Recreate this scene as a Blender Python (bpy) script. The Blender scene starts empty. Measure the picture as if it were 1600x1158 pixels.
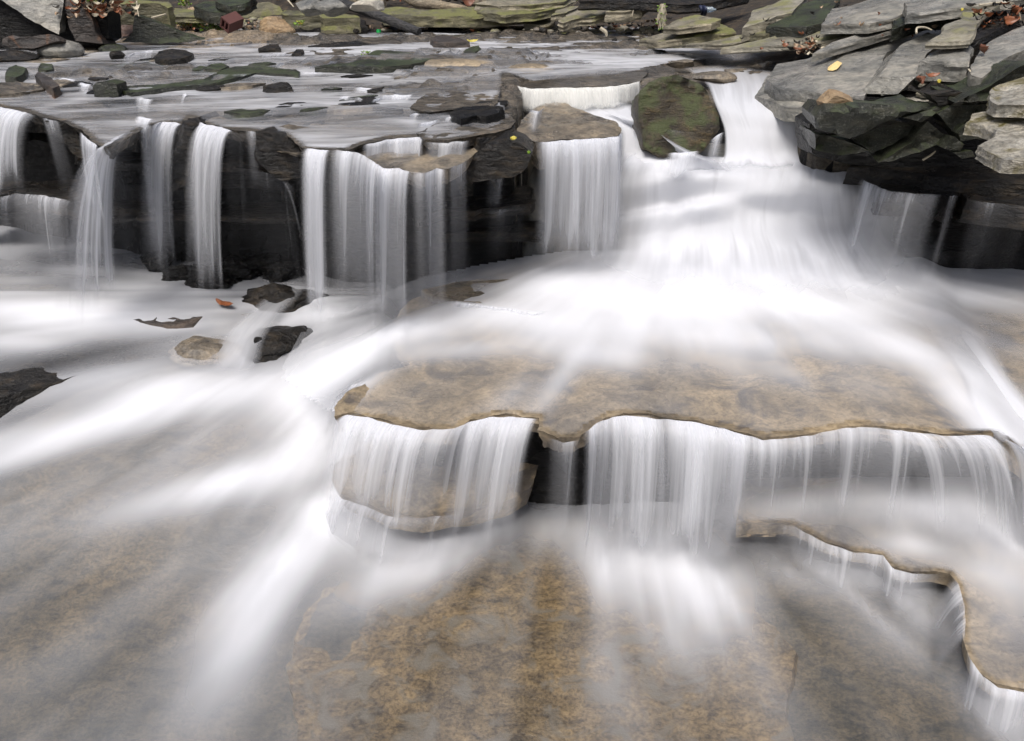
import bpy, math, random
import numpy as np
from mathutils import Vector, noise as mn
from mathutils.geometry import delaunay_2d_cdt
random.seed(7)
R = math.radians
# ------------------------------------------------------------------ camera, sky, sun, exposure
TH = R(28.2); CZ = 2.3; F = 1250.0
scene = bpy.context.scene
cam_d = bpy.data.cameras.new('camera'); cam = bpy.data.objects.new('camera', cam_d)
scene.collection.objects.link(cam); scene.camera = cam
cam.location = (0, 0, CZ); cam.rotation_euler = (R(90) - TH, 0, 0)
cam_d.sensor_width = 36.0; cam_d.lens = 36.0 * F / 1600.0; cam_d.clip_start = 0.05; cam_d.clip_end = 400
SUN_EL, SUN_AZ = R(63), R(205)         # soft light from high behind the camera
world = bpy.data.worlds.new('World'); scene.world = world; world.use_nodes = True
nt = world.node_tree; bg = nt.nodes['Background']
sky = nt.nodes.new('ShaderNodeTexSky'); sky.sky_type = 'NISHITA'; sky.sun_disc = False
sky.sun_elevation = SUN_EL; sky.sun_rotation = SUN_AZ; sky.air_density = 1.0; sky.dust_density = 5.0; sky.ozone_density = 1.0
hs = nt.nodes.new('ShaderNodeHueSaturation'); hs.inputs['Saturation'].default_value = 0.85
nt.links.new(sky.outputs[0], hs.inputs['Color']); nt.links.new(hs.outputs[0], bg.inputs['Color'])
bg.inputs['Strength'].default_value = 0.09
sd = bpy.data.lights.new('sun', 'SUN'); sun = bpy.data.objects.new('sun', sd); scene.collection.objects.link(sun)
sd.energy = 1.9; sd.angle = R(30); sd.color = (1.0, 0.98, 0.955)
sv = Vector((math.sin(SUN_AZ) * math.cos(SUN_EL), math.cos(SUN_AZ) * math.cos(SUN_EL), math.sin(SUN_EL)))
sun.rotation_euler = sv.to_track_quat('Z', 'Y').to_euler()
scene.view_settings.view_transform = 'Standard'; scene.view_settings.look = 'None'
scene.view_settings.exposure = 0.63; scene.view_settings.gamma = 1.0
scene.cycles.transparent_max_bounces = 40; scene.cycles.max_bounces = 8
scene.cycles.use_denoising = True

# ------------------------------------------------------------------ points of the place
SN, CS = math.sin(TH), math.cos(TH)
def ray(px, py):
    a = (px - 800) / F; b = -(py - 579) / F
    return (a, CS + b * SN, -SN + b * CS)
class PL:                                # a gently sloping layer of the place: z = z0 + bx (x-x0) + cy (y-y0)
    def __init__(s, z0, bx=0, x0=0, cy=0, y0=0): s.z0, s.bx, s.x0, s.cy, s.y0 = z0, bx, x0, cy, y0
    def z(s, x, y): return s.z0 + s.bx * (x - s.x0) + s.cy * (y - s.y0)
    def pt(s, px, py, h=0):
        d = ray(px, py); k = s.z0 + h - s.bx * s.x0 - s.cy * s.y0
        t = (CZ - k) / (s.bx * d[0] + s.cy * d[1] - d[2])
        return Vector((d[0] * t, d[1] * t, CZ + d[2] * t))
class PY:                                # an upright layer: y = y0 + s*z  (rock faces)
    def __init__(s, y0, lean=0.0, bx=0.0): s.y0, s.lean, s.bx = y0, lean, bx
    def pt(s, px, py, h=0):
        d = ray(px, py); t = (s.y0 - h + s.lean * CZ) / (d[1] - s.lean * d[2] - s.bx * d[0])
        return Vector((d[0] * t, d[1] * t, CZ + d[2] * t))
UP = PL(1.44, cy=0.012, y0=4)            # upper stream
BANK = PL(1.5, 0.2, 1.63, 0.05, 4.5)     # right bank
FAR = PL(1.5, 0, 0, 0.15, 8.67)          # far bank
SHELF = PL(0.60)                         # middle shelf
LOW = PL(0.0)                            # lowest bed

# ------------------------------------------------------------------ numpy noise
def _h(i, j, s):
    n = (i * 374761393 + j * 668265263 + s * 2147483647 + 1013904223) & 0xffffffff
    n = ((n ^ (n >> 13)) * 1274126177) & 0xffffffff
    return ((n ^ (n >> 16)) & 0xffff) / 65535.0
def vn(x, y, s=0):
    x = np.asarray(x, float); y = np.asarray(y, float)
    xi = np.floor(x).astype(np.int64); yi = np.floor(y).astype(np.int64)
    xf = x - xi; yf = y - yi
    u = xf * xf * xf * (xf * (xf * 6 - 15) + 10); v = yf * yf * yf * (yf * (yf * 6 - 15) + 10)
    a = _h(xi, yi, s); b = _h(xi + 1, yi, s); c = _h(xi, yi + 1, s); d = _h(xi + 1, yi + 1, s)
    return (a + (b - a) * u) * (1 - v) + (c + (d - c) * u) * v
def fbm(x, y, s=0, o=4):
    r = 0; a = .5; t = 0
    for k in range(o):
        r = r + a * vn(x * 2 ** k + 17.3 * k, y * 2 ** k - 9.1 * k, s + k); t += a; a *= .5
    return r / t
def sst(a, b, x):
    t = np.clip((np.asarray(x, float) - a) / (b - a), 0, 1); return t * t * (3 - 2 * t)

# ------------------------------------------------------------------ materials
def mat_new(name):
    m = bpy.data.materials.new(name); m.use_nodes = True
    n = m.node_tree; n.nodes.clear(); return m, n
class NB:
    def __init__(s, tree): s.t = tree
    def n(s, typ, **kw):
        x = s.t.nodes.new(typ)
        for k, v in kw.items():
            if k.startswith('_'): setattr(x, k[1:], v)
        return x
    def l(s, a, b): s.t.links.new(a, b)
    def coord(s, scale=(1, 1, 1), rot=(0, 0, 0), kind='Object'):
        tc = s.n('ShaderNodeTexCoord'); mp = s.n('ShaderNodeMapping')
        mp.inputs['Scale'].default_value = scale; mp.inputs['Rotation'].default_value = rot
        s.l(tc.outputs[kind], mp.inputs['Vector']); return mp.outputs[0]
    def noise(s, vec, scale, detail=6, rough=.6, dist=0.0):
        x = s.n('ShaderNodeTexNoise'); x.inputs['Scale'].default_value = scale
        x.inputs['Detail'].default_value = detail; x.inputs['Roughness'].default_value = rough
        x.inputs['Distortion'].default_value = dist
        s.l(vec, x.inputs['Vector']); return x.outputs['Fac']
    def ramp(s, fac, stops):
        x = s.n('ShaderNodeValToRGB'); e = x.color_ramp.elements
        while len(e) < len(stops): e.new(0.5)
        for k, (p, c) in enumerate(stops):
            e[k].position = p; e[k].color = (c[0], c[1], c[2], 1) if hasattr(c, '__len__') else (c, c, c, 1)
        s.l(fac, x.inputs['Fac']); return x.outputs['Color']
    def mix(s, fac, a, b, mode='MIX'):
        x = s.n('ShaderNodeMix'); x.data_type = 'RGBA'; x.blend_type = mode
        for sock, v in ((x.inputs[0], fac), (x.inputs[6], a), (x.inputs[7], b)):
            if isinstance(v, (int, float)): sock.default_value = v
            elif isinstance(v, tuple): sock.default_value = (*v, 1)
            else: s.l(v, sock)
        return x.outputs[2]
    def math(s, op, a, b=0.0, c=0.0, clamp=False):
        x = s.n('ShaderNodeMath'); x.operation = op; x.use_clamp = clamp
        for k, v in enumerate((a, b, c)):
            if isinstance(v, (int, float)): x.inputs[k].default_value = v
            else: s.l(v, x.inputs[k])
        return x.outputs[0]

def rock_mat(name, ca, cb, cc, scale=9, fleck=.5, rough=(.3, .6), moss=0.0, moss_c=(.05, .075, .015), bump=.6, strata=(0, 0, 1), stretch=(1, 1, 3.0), rot=(0, 0, 0), fine=60, stain=None, lay=.9, tone=None, spec=0, gloss=.5):
    m, t = mat_new(name); b = NB(t)
    v = b.coord(stretch, rot); v0 = b.coord()
    n1 = b.noise(v, scale, 8, .62, .3); n2 = b.noise(v0, fine, 5, .7); n3 = b.noise(v0, scale * .28, 4, .55)
    col = b.ramp(n1, [(.32, ca), (.5, cb), (.68, cc)])
    dk = b.ramp(n2, [(.36, tuple(.35 * c for c in ca)), (.5, (1, 1, 1))])
    fl = b.ramp(n2, [(.40, (0.28, .27, .27)), (.56, (1, 1, 1))])
    col = b.mix(fleck, col, fl, 'MULTIPLY')
    big = b.ramp(n3, [(.35, (.62, .63, .66)), (.65, (1.15, 1.1, 1.0))])
    col = b.mix(.8, col, big, 'MULTIPLY')
    mv = b.noise(b.coord((1, 1.5, 2.4), (rot[0], rot[1], rot[2] + .5)), 13, 7, .62, .6)
    col = b.mix(.78 * lay, col, b.ramp(mv, [(.34, (.5, .5, .5)), (.5, (.95, .95, .95)), (.66, (1.25, 1.22, 1.18))]), 'MULTIPLY')
    if tone:
        ta = b.n('ShaderNodeAttribute'); ta.attribute_name = 'dens'
        col = b.mix(b.math('MULTIPLY', ta.outputs['Fac'], .82), col, b.mix(n1, tuple(.55 * c for c in tone), tuple(1.5 * c for c in tone)))
    if stain:
        ns = b.noise(v0, scale * .45, 5, .6, 1.0)
        col = b.mix(b.ramp(ns, [(.52, 0.0), (.64, 1.0)]), col, stain)
    if spec: col = b.mix(b.ramp(b.noise(v0, fine * 1.2, 3, .6), [(.60, 0.0), (.68, spec)]), col, (.16, .16, .13))
    if moss > 0:
        nm = b.noise(v0, scale * .8, 6, .7)
        geo = b.n('ShaderNodeNewGeometry'); sep = b.n('ShaderNodeSeparateXYZ'); b.l(geo.outputs['Normal'], sep.inputs[0])
        up = b.math('MULTIPLY_ADD', sep.outputs[2], .18, nm)
        mk = b.ramp(up, [(.70 - .38 * moss, 0.0), (.82 - .38 * moss, 1.0)])
        mc = b.mix(b.noise(v0, 45, 4, .7), moss_c, tuple(min(1, 2.0 * c) for c in moss_c))
        col = b.mix(mk, col, mc)
    p = b.n('ShaderNodeBsdfPrincipled'); b.l(col, p.inputs['Base Color'])
    b.l(b.ramp(n3, [(.35, rough[0]), (.65, rough[1])]), p.inputs['Roughness'])
    p.inputs['Specular IOR Level'].default_value = gloss
    h = b.math('ADD', b.math('MULTIPLY', n1, .7), b.math('MULTIPLY', n2, .25))
    # bedding lines: thin layers of the stone
    st = b.noise(b.coord((1.2, 1.2, 38), rot), 1.0, 3, .5)
    h = b.math('ADD', h, b.math('MULTIPLY', st, .34 * lay))
    mid = b.noise(b.coord((1, 1.5, 2.4), (rot[0], rot[1], rot[2] + .5)), 13, 7, .62, .6)
    h = b.math('ADD', h, b.math('MULTIPLY', mid, lay))
    bp = b.n('ShaderNodeBump'); bp.inputs['Strength'].default_value = bump; bp.inputs['Distance'].default_value = .034
    b.l(h, bp.inputs['Height']); b.l(bp.outputs[0], p.inputs['Normal'])
    o = b.n('ShaderNodeOutputMaterial'); b.l(p.outputs[0], o.inputs[0])
    return m

M = {}
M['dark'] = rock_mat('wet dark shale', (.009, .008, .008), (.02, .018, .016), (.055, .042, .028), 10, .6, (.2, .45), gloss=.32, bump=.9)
M['face'] = rock_mat('wet rock face with recess shade', (.003, .003, .004), (.008, .0075, .0075), (.018, .016, .013), 5, .5, (.2, .45), gloss=.28, bump=.9, stretch=(1, 1, 6))  # wet stone, its colour taken near black to carry the shade of the recesses
M['brown'] = rock_mat('brown wet ledge', (.17, .14, .10), (.31, .25, .17), (.41, .33, .225), 9, .5, (.25, .5), bump=.45, stretch=(1, 1, 1), stain=(.10, .085, .07), lay=.35)
M['grey'] = rock_mat('grey slate slab', (.14, .142, .135), (.27, .265, .24), (.38, .36, .32), 3.6, .35, (.2, .42), bump=.55, stretch=(1, 1.6, 4), fine=40)
M['tanslab'] = rock_mat('tan grey slab', (.15, .14, .11), (.30, .28, .22), (.42, .39, .32), 4, .35, (.3, .55), moss=.12, moss_c=(.13, .125, .055), bump=.6, fine=40)
M['green'] = rock_mat('dark green algae rock', (.012, .0145, .010), (.025, .028, .018), (.055, .054, .036), 8, .55, (.25, .5), moss=.3, moss_c=(.026, .033, .013), bump=.9, fine=90, lay=.5, spec=.8)
M['mossy'] = rock_mat('moss covered boulder', (.035, .026, .016), (.065, .05, .028), (.14, .10, .045), 9, .6, (.4, .7), moss=.47, moss_c=(.034, .040, .012), bump=1.0, fine=90, lay=.25)
M['olive'] = rock_mat('olive mossy slab', (.07, .065, .04), (.15, .14, .085), (.24, .22, .14), 5, .3, (.5, .8), moss=.3, moss_c=(.095, .095, .03), bump=.7)
M['farslab'] = rock_mat('layered far slab', (.14, .125, .09), (.27, .245, .18), (.42, .38, .30), 4, .35, (.5, .8), moss=.15, moss_c=(.12, .118, .045), bump=.8)
M['warm'] = rock_mat('warm sandstone', (.26, .17, .09), (.40, .28, .16), (.50, .38, .24), 7, .35, (.5, .8), bump=.8)
M['red'] = rock_mat('red brown slate', (.09, .05, .035), (.17, .10, .075), (.20, .18, .17), 5, .4, (.3, .55), bump=.8, stain=(.30, .11, .05))
M['rust'] = rock_mat('brown split rock', (.03, .026, .024), (.06, .05, .045), (.12, .09, .07), 4, .4, (.35, .6), bump=.9, stain=(.20, .085, .03))
M['pale'] = rock_mat('pale crusted slab', (.30, .28, .22), (.45, .42, .35), (.58, .56, .50), 16, .55, (.4, .6), bump=1.0, stretch=(1, 1, 1), stain=(.12, .10, .03))
M['white'] = rock_mat('pale rock', (.45, .42, .36), (.6, .57, .5), (.7, .67, .6), 6, .2, (.5, .7), bump=.6)
M['bed'] = rock_mat('mottled stream bed', (.11, .09, .065), (.25, .185, .105), (.33, .245, .135), 13, .75, (.3, .5), bump=.3, stretch=(1, 1.5, 1), rot=(0, 0, .6), fine=75, lay=.5, tone=(.038, .046, .050))
M['lip'] = rock_mat('grey brown wet lip', (.10, .088, .072), (.21, .18, .14), (.31, .255, .185), 10, .6, (.2, .45), bump=.6, stretch=(1, 1, 1), lay=.5)
M['bedtan'] = rock_mat('tan bedrock', (.075, .06, .042), (.175, .13, .075), (.25, .185, .10), 14, .7, (.3, .5), bump=.35, stretch=(1, 1.5, 1), rot=(0, 0, .6), fine=75, lay=.5, stain=(.13, .115, .09))
M['upbed'] = rock_mat('upper stream bed', (.05, .045, .038), (.115, .10, .08), (.21, .175, .135), 9, .55, (.15, .35), bump=.9, stretch=(1, 2.2, 1), rot=(0, 0, R(-18)), fine=50)
M['soil'] = rock_mat('dark leaf soil', (.018, .014, .010), (.04, .03, .02), (.10, .07, .04), 14, .5, (.7, .9), bump=1.0, stretch=(1, 1, 1))
M['gravel'] = rock_mat('gravel', (.16, .12, .08), (.30, .24, .17), (.45, .38, .30), 38, .6, (.6, .9), bump=1.0, stretch=(1, 1, 1), fine=110)
M['wood'] = rock_mat('wet dark wood', (.012, .012, .014), (.03, .029, .03), (.07, .068, .07), 6, .3, (.25, .5), bump=.8, stretch=(.6, 8, 8))
M['palewood'] = rock_mat('bleached wood', (.15, .12, .08), (.28, .23, .16), (.40, .34, .25), 6, .3, (.5, .8), bump=.7, stretch=(.6, 8, 8))
def plain(name, c, rough=.5, trans=0.0):
    m, t = mat_new(name); b = NB(t); p = b.n('ShaderNodeBsdfPrincipled')
    v = b.coord(); nn = b.noise(v, 60, 4, .6)
    b.l(b.mix(nn, tuple(.6 * x for x in c), tuple(min(1, 1.3 * x) for x in c)), p.inputs['Base Color'])
    p.inputs['Roughness'].default_value = rough; p.inputs['Transmission Weight'].default_value = trans
    o = b.n('ShaderNodeOutputMaterial'); b.l(p.outputs[0], o.inputs[0]); return m
M['leafbrown'] = plain('dead brown leaf', (.22, .075, .03), .45)
M['leafred'] = plain('rust leaf', (.16, .06, .03), .5)
M['leaftan'] = plain('tan leaf', (.36, .25, .16), .5)
M['leafgreen'] = plain('fresh green leaf', (.20, .34, .03), .5)
M['leafyellow'] = plain('yellow leaf', (.5, .42, .06), .5)
M['twig'] = plain('pale twig', (.50, .44, .33), .6)
M['brick'] = plain('red brick', (.09, .03, .024), .7)
M['cap'] = plain('green plastic', (.02, .55, .12), .3)
M['glass'] = plain('clear plastic', (.55, .65, .72), .08, .7)
M['blue'] = plain('blue cloth', (.012, .018, .05), .6)
M['chip'] = plain('fresh wood chip', (.80, .58, .25), .5)

def water_mat(name, kind, tint=(.84, .85, .885)):
    """silky moving water: white froth whose cover comes from the mesh's own 'dens', thin clear film between"""
    m, t = mat_new(name); b = NB(t)
    at = b.n('ShaderNodeAttribute'); at.attribute_name = 'dens'; d = at.outputs['Fac']
    if kind == 'fall':
        uv = b.n('ShaderNodeUVMap'); uv.uv_map = 'flow'
        mp = b.n('ShaderNodeMapping'); mp.inputs['Scale'].default_value = (15, .5, 1); b.l(uv.outputs[0], mp.inputs[0])
        n1 = b.noise(mp.outputs[0], 1.0, 2, .5)
        mp2 = b.n('ShaderNodeMapping'); mp2.inputs['Scale'].default_value = (70, .6, 1); b.l(uv.outputs[0], mp2.inputs[0])
        n2 = b.noise(mp2.outputs[0], 1.0, 3, .6)
        nn = b.math('ADD', b.ramp(n1, [(.30, 0.0), (.70, 1.0)]), b.math('MULTIPLY_ADD', n2, .7, -.35))
        a = b.math('ADD', b.math('MULTIPLY', d, .34), b.math('MULTIPLY', b.math('ADD', nn, b.math('SUBTRACT', d, 1.0)), .85, clamp=True), clamp=True)
        a = b.math('MULTIPLY', a, b.math('MULTIPLY', d, 2.6, clamp=True), clamp=True)
        bumpsrc = b.math('ADD', n1, b.math('MULTIPLY', n2, .12)); bs = .4
    elif kind == 'cascade':
        uv = b.n('ShaderNodeUVMap'); uv.uv_map = 'flow'
        mp = b.n('ShaderNodeMapping'); mp.inputs['Scale'].default_value = (9, .8, 1); b.l(uv.outputs[0], mp.inputs[0])
        n1 = b.noise(mp.outputs[0], 1.0, 3, .5)
        a = b.math('MULTIPLY', d, b.math('MULTIPLY_ADD', n1, 1.45, .30), clamp=True)
        bumpsrc = n1; bs = .3
    elif kind == 'stream':
        v = b.coord((2.2, 15, 1), (0, 0, R(14))); n1 = b.noise(v, 1.0, 4, .55, .4)
        a = b.math('MULTIPLY', d, b.math('MULTIPLY_ADD', n1, 2.3, -.18), clamp=True)
        n3 = b.noise(b.coord((9, 46, 1), (0, 0, R(14))), 1.0, 3, .6); bumpsrc = b.math('ADD', n1, b.math('MULTIPLY', n3, .35)); bs = 1.0
    else:
        v = b.coord((1, 1, 1)); n1 = b.noise(v, 2.2, 3, .5)
        a = b.math('MULTIPLY', d, b.math('MULTIPLY_ADD', n1, .3, .85), clamp=True)
        bumpsrc = n1; bs = .05
    bp = b.n('ShaderNodeBump'); bp.inputs['Strength'].default_value = bs; bp.inputs['Distance'].default_value = .02
    b.l(bumpsrc, bp.inputs['Height'])
    df = b.n('ShaderNodeBsdfDiffuse'); df.inputs['Color'].default_value = (*tint, 1); b.l(bp.outputs[0], df.inputs['Normal'])
    tl = b.n('ShaderNodeBsdfTranslucent'); tl.inputs['Color'].default_value = (*tint, 1)
    mw = b.n('ShaderNodeMixShader'); mw.inputs[0].default_value = .42 if kind != 'pool' else .1
    b.l(df.outputs[0], mw.inputs[1]); b.l(tl.outputs[0], mw.inputs[2])
    tr = b.n('ShaderNodeBsdfTransparent'); gl = b.n('ShaderNodeBsdfGlossy'); gl.inputs['Roughness'].default_value = {'fall': .35, 'stream': .14}.get(kind, .26); b.l(bp.outputs[0], gl.inputs['Normal'])
    fr = b.n('ShaderNodeFresnel'); fr.inputs['IOR'].default_value = 1.33
    film = b.n('ShaderNodeMixShader'); frd = b.math('MULTIPLY', b.math('MULTIPLY', fr.outputs[0], .6), b.math('MULTIPLY', d, 12.0, clamp=True))
    if kind in ('pool', 'stream'): b.l(frd, film.inputs[0])
    else: b.l(b.math('MULTIPLY', b.math('MULTIPLY', fr.outputs[0], .5), d), film.inputs[0])
    b.l(tr.outputs[0], film.inputs[1]); b.l(gl.outputs[0], film.inputs[2])
    mx = b.n('ShaderNodeMixShader'); b.l(a, mx.inputs[0]); b.l(film.outputs[0], mx.inputs[1]); b.l(mw.outputs[0], mx.inputs[2])
    o = b.n('ShaderNodeOutputMaterial'); b.l(mx.outputs[0], o.inputs[0])
    return m
M['fall'] = water_mat('falling water', 'fall'); M['cascade'] = water_mat('cascade water', 'cascade'); M['pool'] = water_mat('silky pool water', 'pool'); M['stream'] = water_mat('silky stream water', 'stream')
M['warmfall'] = water_mat('falling water over warm rock', 'fall', (.88, .875, .84))

# ------------------------------------------------------------------ mesh helpers
def link(name, verts, faces, mat, parent=None, label=None, cat=None, group=None, kind=None, smooth=True, sharp=38, attr=None, uv=None, origin=True):
    verts = np.asarray(verts, float)
    c = np.array([0, 0, 0.])
    if origin and parent is None:
        c = np.array([verts[:, 0].mean(), verts[:, 1].mean(), verts[:, 2].min()])
    me = bpy.data.meshes.new(name); me.from_pydata((verts - c).tolist(), [], [tuple(map(int, f)) for f in faces]); me.update()
    if smooth:
        me.polygons.foreach_set('use_smooth', [True] * len(me.polygons))
        if sharp: me.set_sharp_from_angle(angle=R(sharp))
    me.materials.append(M[mat] if isinstance(mat, str) else mat)
    if attr is not None:
        a = me.attributes.new('dens', 'FLOAT', 'POINT'); a.data.foreach_set('value', np.asarray(attr, float).ravel())
    if uv is not None:
        u = me.uv_layers.new(name='flow'); li = np.zeros(len(me.loops), int); me.loops.foreach_get('vertex_index', li)
        u.data.foreach_set('uv', np.asarray(uv, float)[li].ravel())
    o = bpy.data.objects.new(name, me); scene.collection.objects.link(o); o.location = c
    if parent is not None:
        o.parent = parent; o.location = (0, 0, 0)
        me.transform(parent.matrix_basis.inverted())
    tag(o, label, cat, group, kind); return o
def tag(o, label=None, cat=None, group=None, kind=None):
    if label: o['label'] = label
    if cat: o['category'] = cat
    if group: o['group'] = group
    if kind: o['kind'] = kind
def gridfaces(ny, nx):
    i = np.arange(ny - 1)[:, None] * nx + np.arange(nx - 1)[None, :]
    return np.stack([i, i + 1, i + nx + 1, i + nx], -1).reshape(-1, 4)
def dens_line(P, seg):
    out = []; n = len(P)
    for k in range(n):
        a, b = P[k], P[(k + 1) % n]; m = max(1, int((b - a).length / seg))
        for q in range(m): out.append(a.lerp(b, q / m))
    return out
def slab(name, label, cat, pts, plane, thick, mat, h=0.0, ext=None, jag=.012, rough=.006, lev=4, grow=0.02, group=None, seg=None, tilt=None, parent=None, sharp=38, dome=0.0):
    """a plate of stone: traced top edge at its real height, broken edges, layered sides, real thickness"""
    P = []
    for k, p in enumerate(pts):
        hh = p[2] if len(p) > 2 else 0.0
        P.append(plane.pt(p[0], p[1], h + hh))
    size = max((a - b).length for a in P for b in P)
    seg = seg or max(.02, min(.08, size / 26))
    n = Vector((0, 0, 0)); c0 = sum(P, Vector()) / len(P)
    for k in range(len(P)):
        n += (P[k] - c0).cross(P[(k + 1) % len(P)] - c0)
    n.normalize()
    e = Vector(ext) if ext else Vector((0, 0, -thick))
    if n.dot(e) > 0: n = -n
    t1 = Vector((1, 0, 0)) - n * n.x; t1.normalize(); t2 = n.cross(t1)
    sd_ = random.uniform(0, 100)
    B = dens_line(P, seg)
    nb = len(B); B2 = []
    for k, p in enumerate(B):
        a = B[k - 1]; b = B[(k + 1) % nb]; tg = (b - a); tg = tg - n * tg.dot(n)
        out = tg.cross(n); 
        if out.length > 0: out.normalize()
        q = mn.fractal(p * 9 + Vector((sd_, 0, 0)), 1.0, 2.0, 3) + .5 * mn.noise(p * 45 + Vector((0, sd_, 0)))
        B2.append((p + out * jag * q, out))
    sgn = 1.0
    ar = sum((B2[k][0] - c0).cross(B2[(k + 1) % nb][0] - c0).dot(n) for k in range(nb))
    if ar < 0: sgn = -1.0
    v2 = [Vector(((p - c0).dot(t1), (p - c0).dot(t2))) for p, _ in B2]
    hz = {}
    xs = [v.x for v in v2]; ys = [v.y for v in v2]
    st = seg * 1.15; ins = []
    yv = min(ys) + st * .5; r = 0
    def inside(x, y):
        c = False; j = nb - 1
        for i in range(nb):
            a, b = v2[i], v2[j]
            if (a.y > y) != (b.y > y) and x < (b.x - a.x) * (y - a.y) / (b.y - a.y) + a.x: c = not c
            j = i
        return c
    arr = np.array([[v.x, v.y] for v in v2])
    while yv < max(ys):
        xv = min(xs) + (st * .5 if r % 2 else 0)
        while xv < max(xs):
            if inside(xv, yv) and np.min((arr[:, 0] - xv) ** 2 + (arr[:, 1] - yv) ** 2) > (st * .55) ** 2:
                ins.append(Vector((xv + random.uniform(-.2, .2) * st, yv + random.uniform(-.2, .2) * st)))
            xv += st
        yv += st; r += 1
    # height of the top over the mean plane, by inverse distance to the traced edge
    hb = np.array([(p - c0).dot(n) for p, _ in B2])
    allv = v2 + ins
    res = delaunay_2d_cdt(allv, [(k, (k + 1) % nb) for k in range(nb)], [], 1, 1e-6)
    rv, re, rf, ov = res[0], res[1], res[2], res[3]
    V = []; emap = {}
    for k, v in enumerate(rv):
        o = ov[k][0] if ov[k] else -1
        if 0 <= o < nb:
            V.append(B2[o][0].copy()); emap.setdefault(o, k)
        else:
            d2 = (arr[:, 0] - v.x) ** 2 + (arr[:, 1] - v.y) ** 2 + 1e-6
            w = 1 / d2 ** 1.2; hh = float((w * hb).sum() / w.sum())
            p = c0 + t1 * v.x + t2 * v.y + n * hh
            dd = math.sqrt(float(d2.min()))
            q = mn.fractal(p * 6 + Vector((sd_, 3, 0)), .9, 2.1, 5)
            stp = math.floor(mn.noise(p * 2.3 + Vector((5, sd_, 0))) * 4) * .5
            p = p + n * (rough * (q * 1.6 + stp * 1.2) + dome * min(1, dd / (size * .25)) ** .6)
            V.append(p)
    Fs = [tuple(f) for f in rf]
    # orient top triangles with n
    out = []
    for f in Fs:
        a, b, c = (V[i] for i in f[:3])
        out.append(f if (b - a).cross(c - a).dot(n) > 0 else tuple(reversed(f)))
    Fs = out
    base = [emap.get(k) for k in range(nb)]
    prev = base; nV = len(V)
    for L in range(1, lev + 1):
        t = L / lev; cur = []
        lay = random.uniform(-1, 1)
        for k in range(nb):
            p, o = B2[k]
            q = mn.noise(Vector((p.x * 7 + sd_, p.y * 7, L * 3.7))) + .6 * lay
            off = o * sgn * (grow * t + jag * .9 * q * (1 if L < lev else .3))
            V.append(p + e * (t + (.04 * mn.noise(p * 11 + Vector((0, 0, L))) if L < lev else 0)) + off)
            cur.append(len(V) - 1)
        for k in range(nb):
            k2 = (k + 1) % nb
            if prev[k] is None or prev[k2] is None: continue
            f = (prev[k], prev[k2], cur[k2], cur[k]) if sgn < 0 else (prev[k2], prev[k], cur[k], cur[k2])
            Fs.append(f)
        prev = cur
    cb = len(V); V.append(sum((V[i] for i in prev), Vector()) / nb)
    for k in range(nb): Fs.append((prev[k], prev[(k + 1) % nb], cb) if sgn < 0 else (prev[(k + 1) % nb], prev[k], cb))
    return link(name, [tuple(v) for v in V], Fs, mat, parent, label, cat, group, sharp=sharp)

import bmesh
def boulder(name, label, cat, px, py, plane, w, d, hgt, mat, rz=0, tilt=0, sub=4, cut=7, rough=.06, group=None, h=0, sink=.25, soft=False):
    """a loose rock, base centre at the pixel's ground point; w,d,hgt in metres"""
    c = plane.pt(px, py, h)
    bm = bmesh.new(); bmesh.ops.create_icosphere(bm, subdivisions=sub, radius=1)
    rs = random.Random(int(px * 31 + py * 7)); s0 = rs.uniform(0, 50)
    planes = []
    for k in range(cut):
        v = Vector((rs.gauss(0, 1), rs.gauss(0, 1), rs.gauss(0, .8))).normalized(); planes.append((v, rs.uniform(.55, .85)))
    for v in bm.verts:
        p = v.co.copy()
        if not soft:
            for nn, dd in planes:
                q = p.dot(nn)
                if q > dd: p -= nn * (q - dd) * .92
        p *= 1 + rough * mn.fractal(p * 2.2 + Vector((s0, 0, 0)), 1, 2, 5)
        p = Vector((p.x * w / 2, p.y * d / 2, p.z * hgt * .62))
        v.co = p
    zmin = min(v.co.z for v in bm.verts)
    V = []
    cr, sr = math.cos(rz), math.sin(rz); ct, st = math.cos(tilt), math.sin(tilt)
    for v in bm.verts:
        x, y, z = v.co.x, v.co.y, v.co.z - zmin - sink * hgt
        x, z = x * ct - z * st, x * st + z * ct
        V.append((c.x + x * cr - y * sr, c.y + x * sr + y * cr, c.z + z))
    Fs = [tuple(q.index for q in f.verts) for f in bm.faces]; bm.free()
    return link(name, V, Fs, mat, None, label, cat, group, sharp=45 if not soft else None)

def catmull(P, t):
    """P (n,k) array, t in [0, n-1]"""
    P = np.asarray(P, float); n = len(P)
    t = np.clip(t, 0, n - 1 - 1e-9); i = np.floor(t).astype(int); f = (t - i)[:, None]
    g = lambda k: P[np.clip(k, 0, n - 1)]
    p0, p1, p2, p3 = g(i - 1), g(i), g(i + 1), g(i + 2)
    return .5 * (2 * p1 + (p2 - p0) * f + (2 * p0 - 5 * p1 + 4 * p2 - p3) * f ** 2 + (3 * p1 - p0 - 3 * p2 + p3) * f ** 3)

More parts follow.
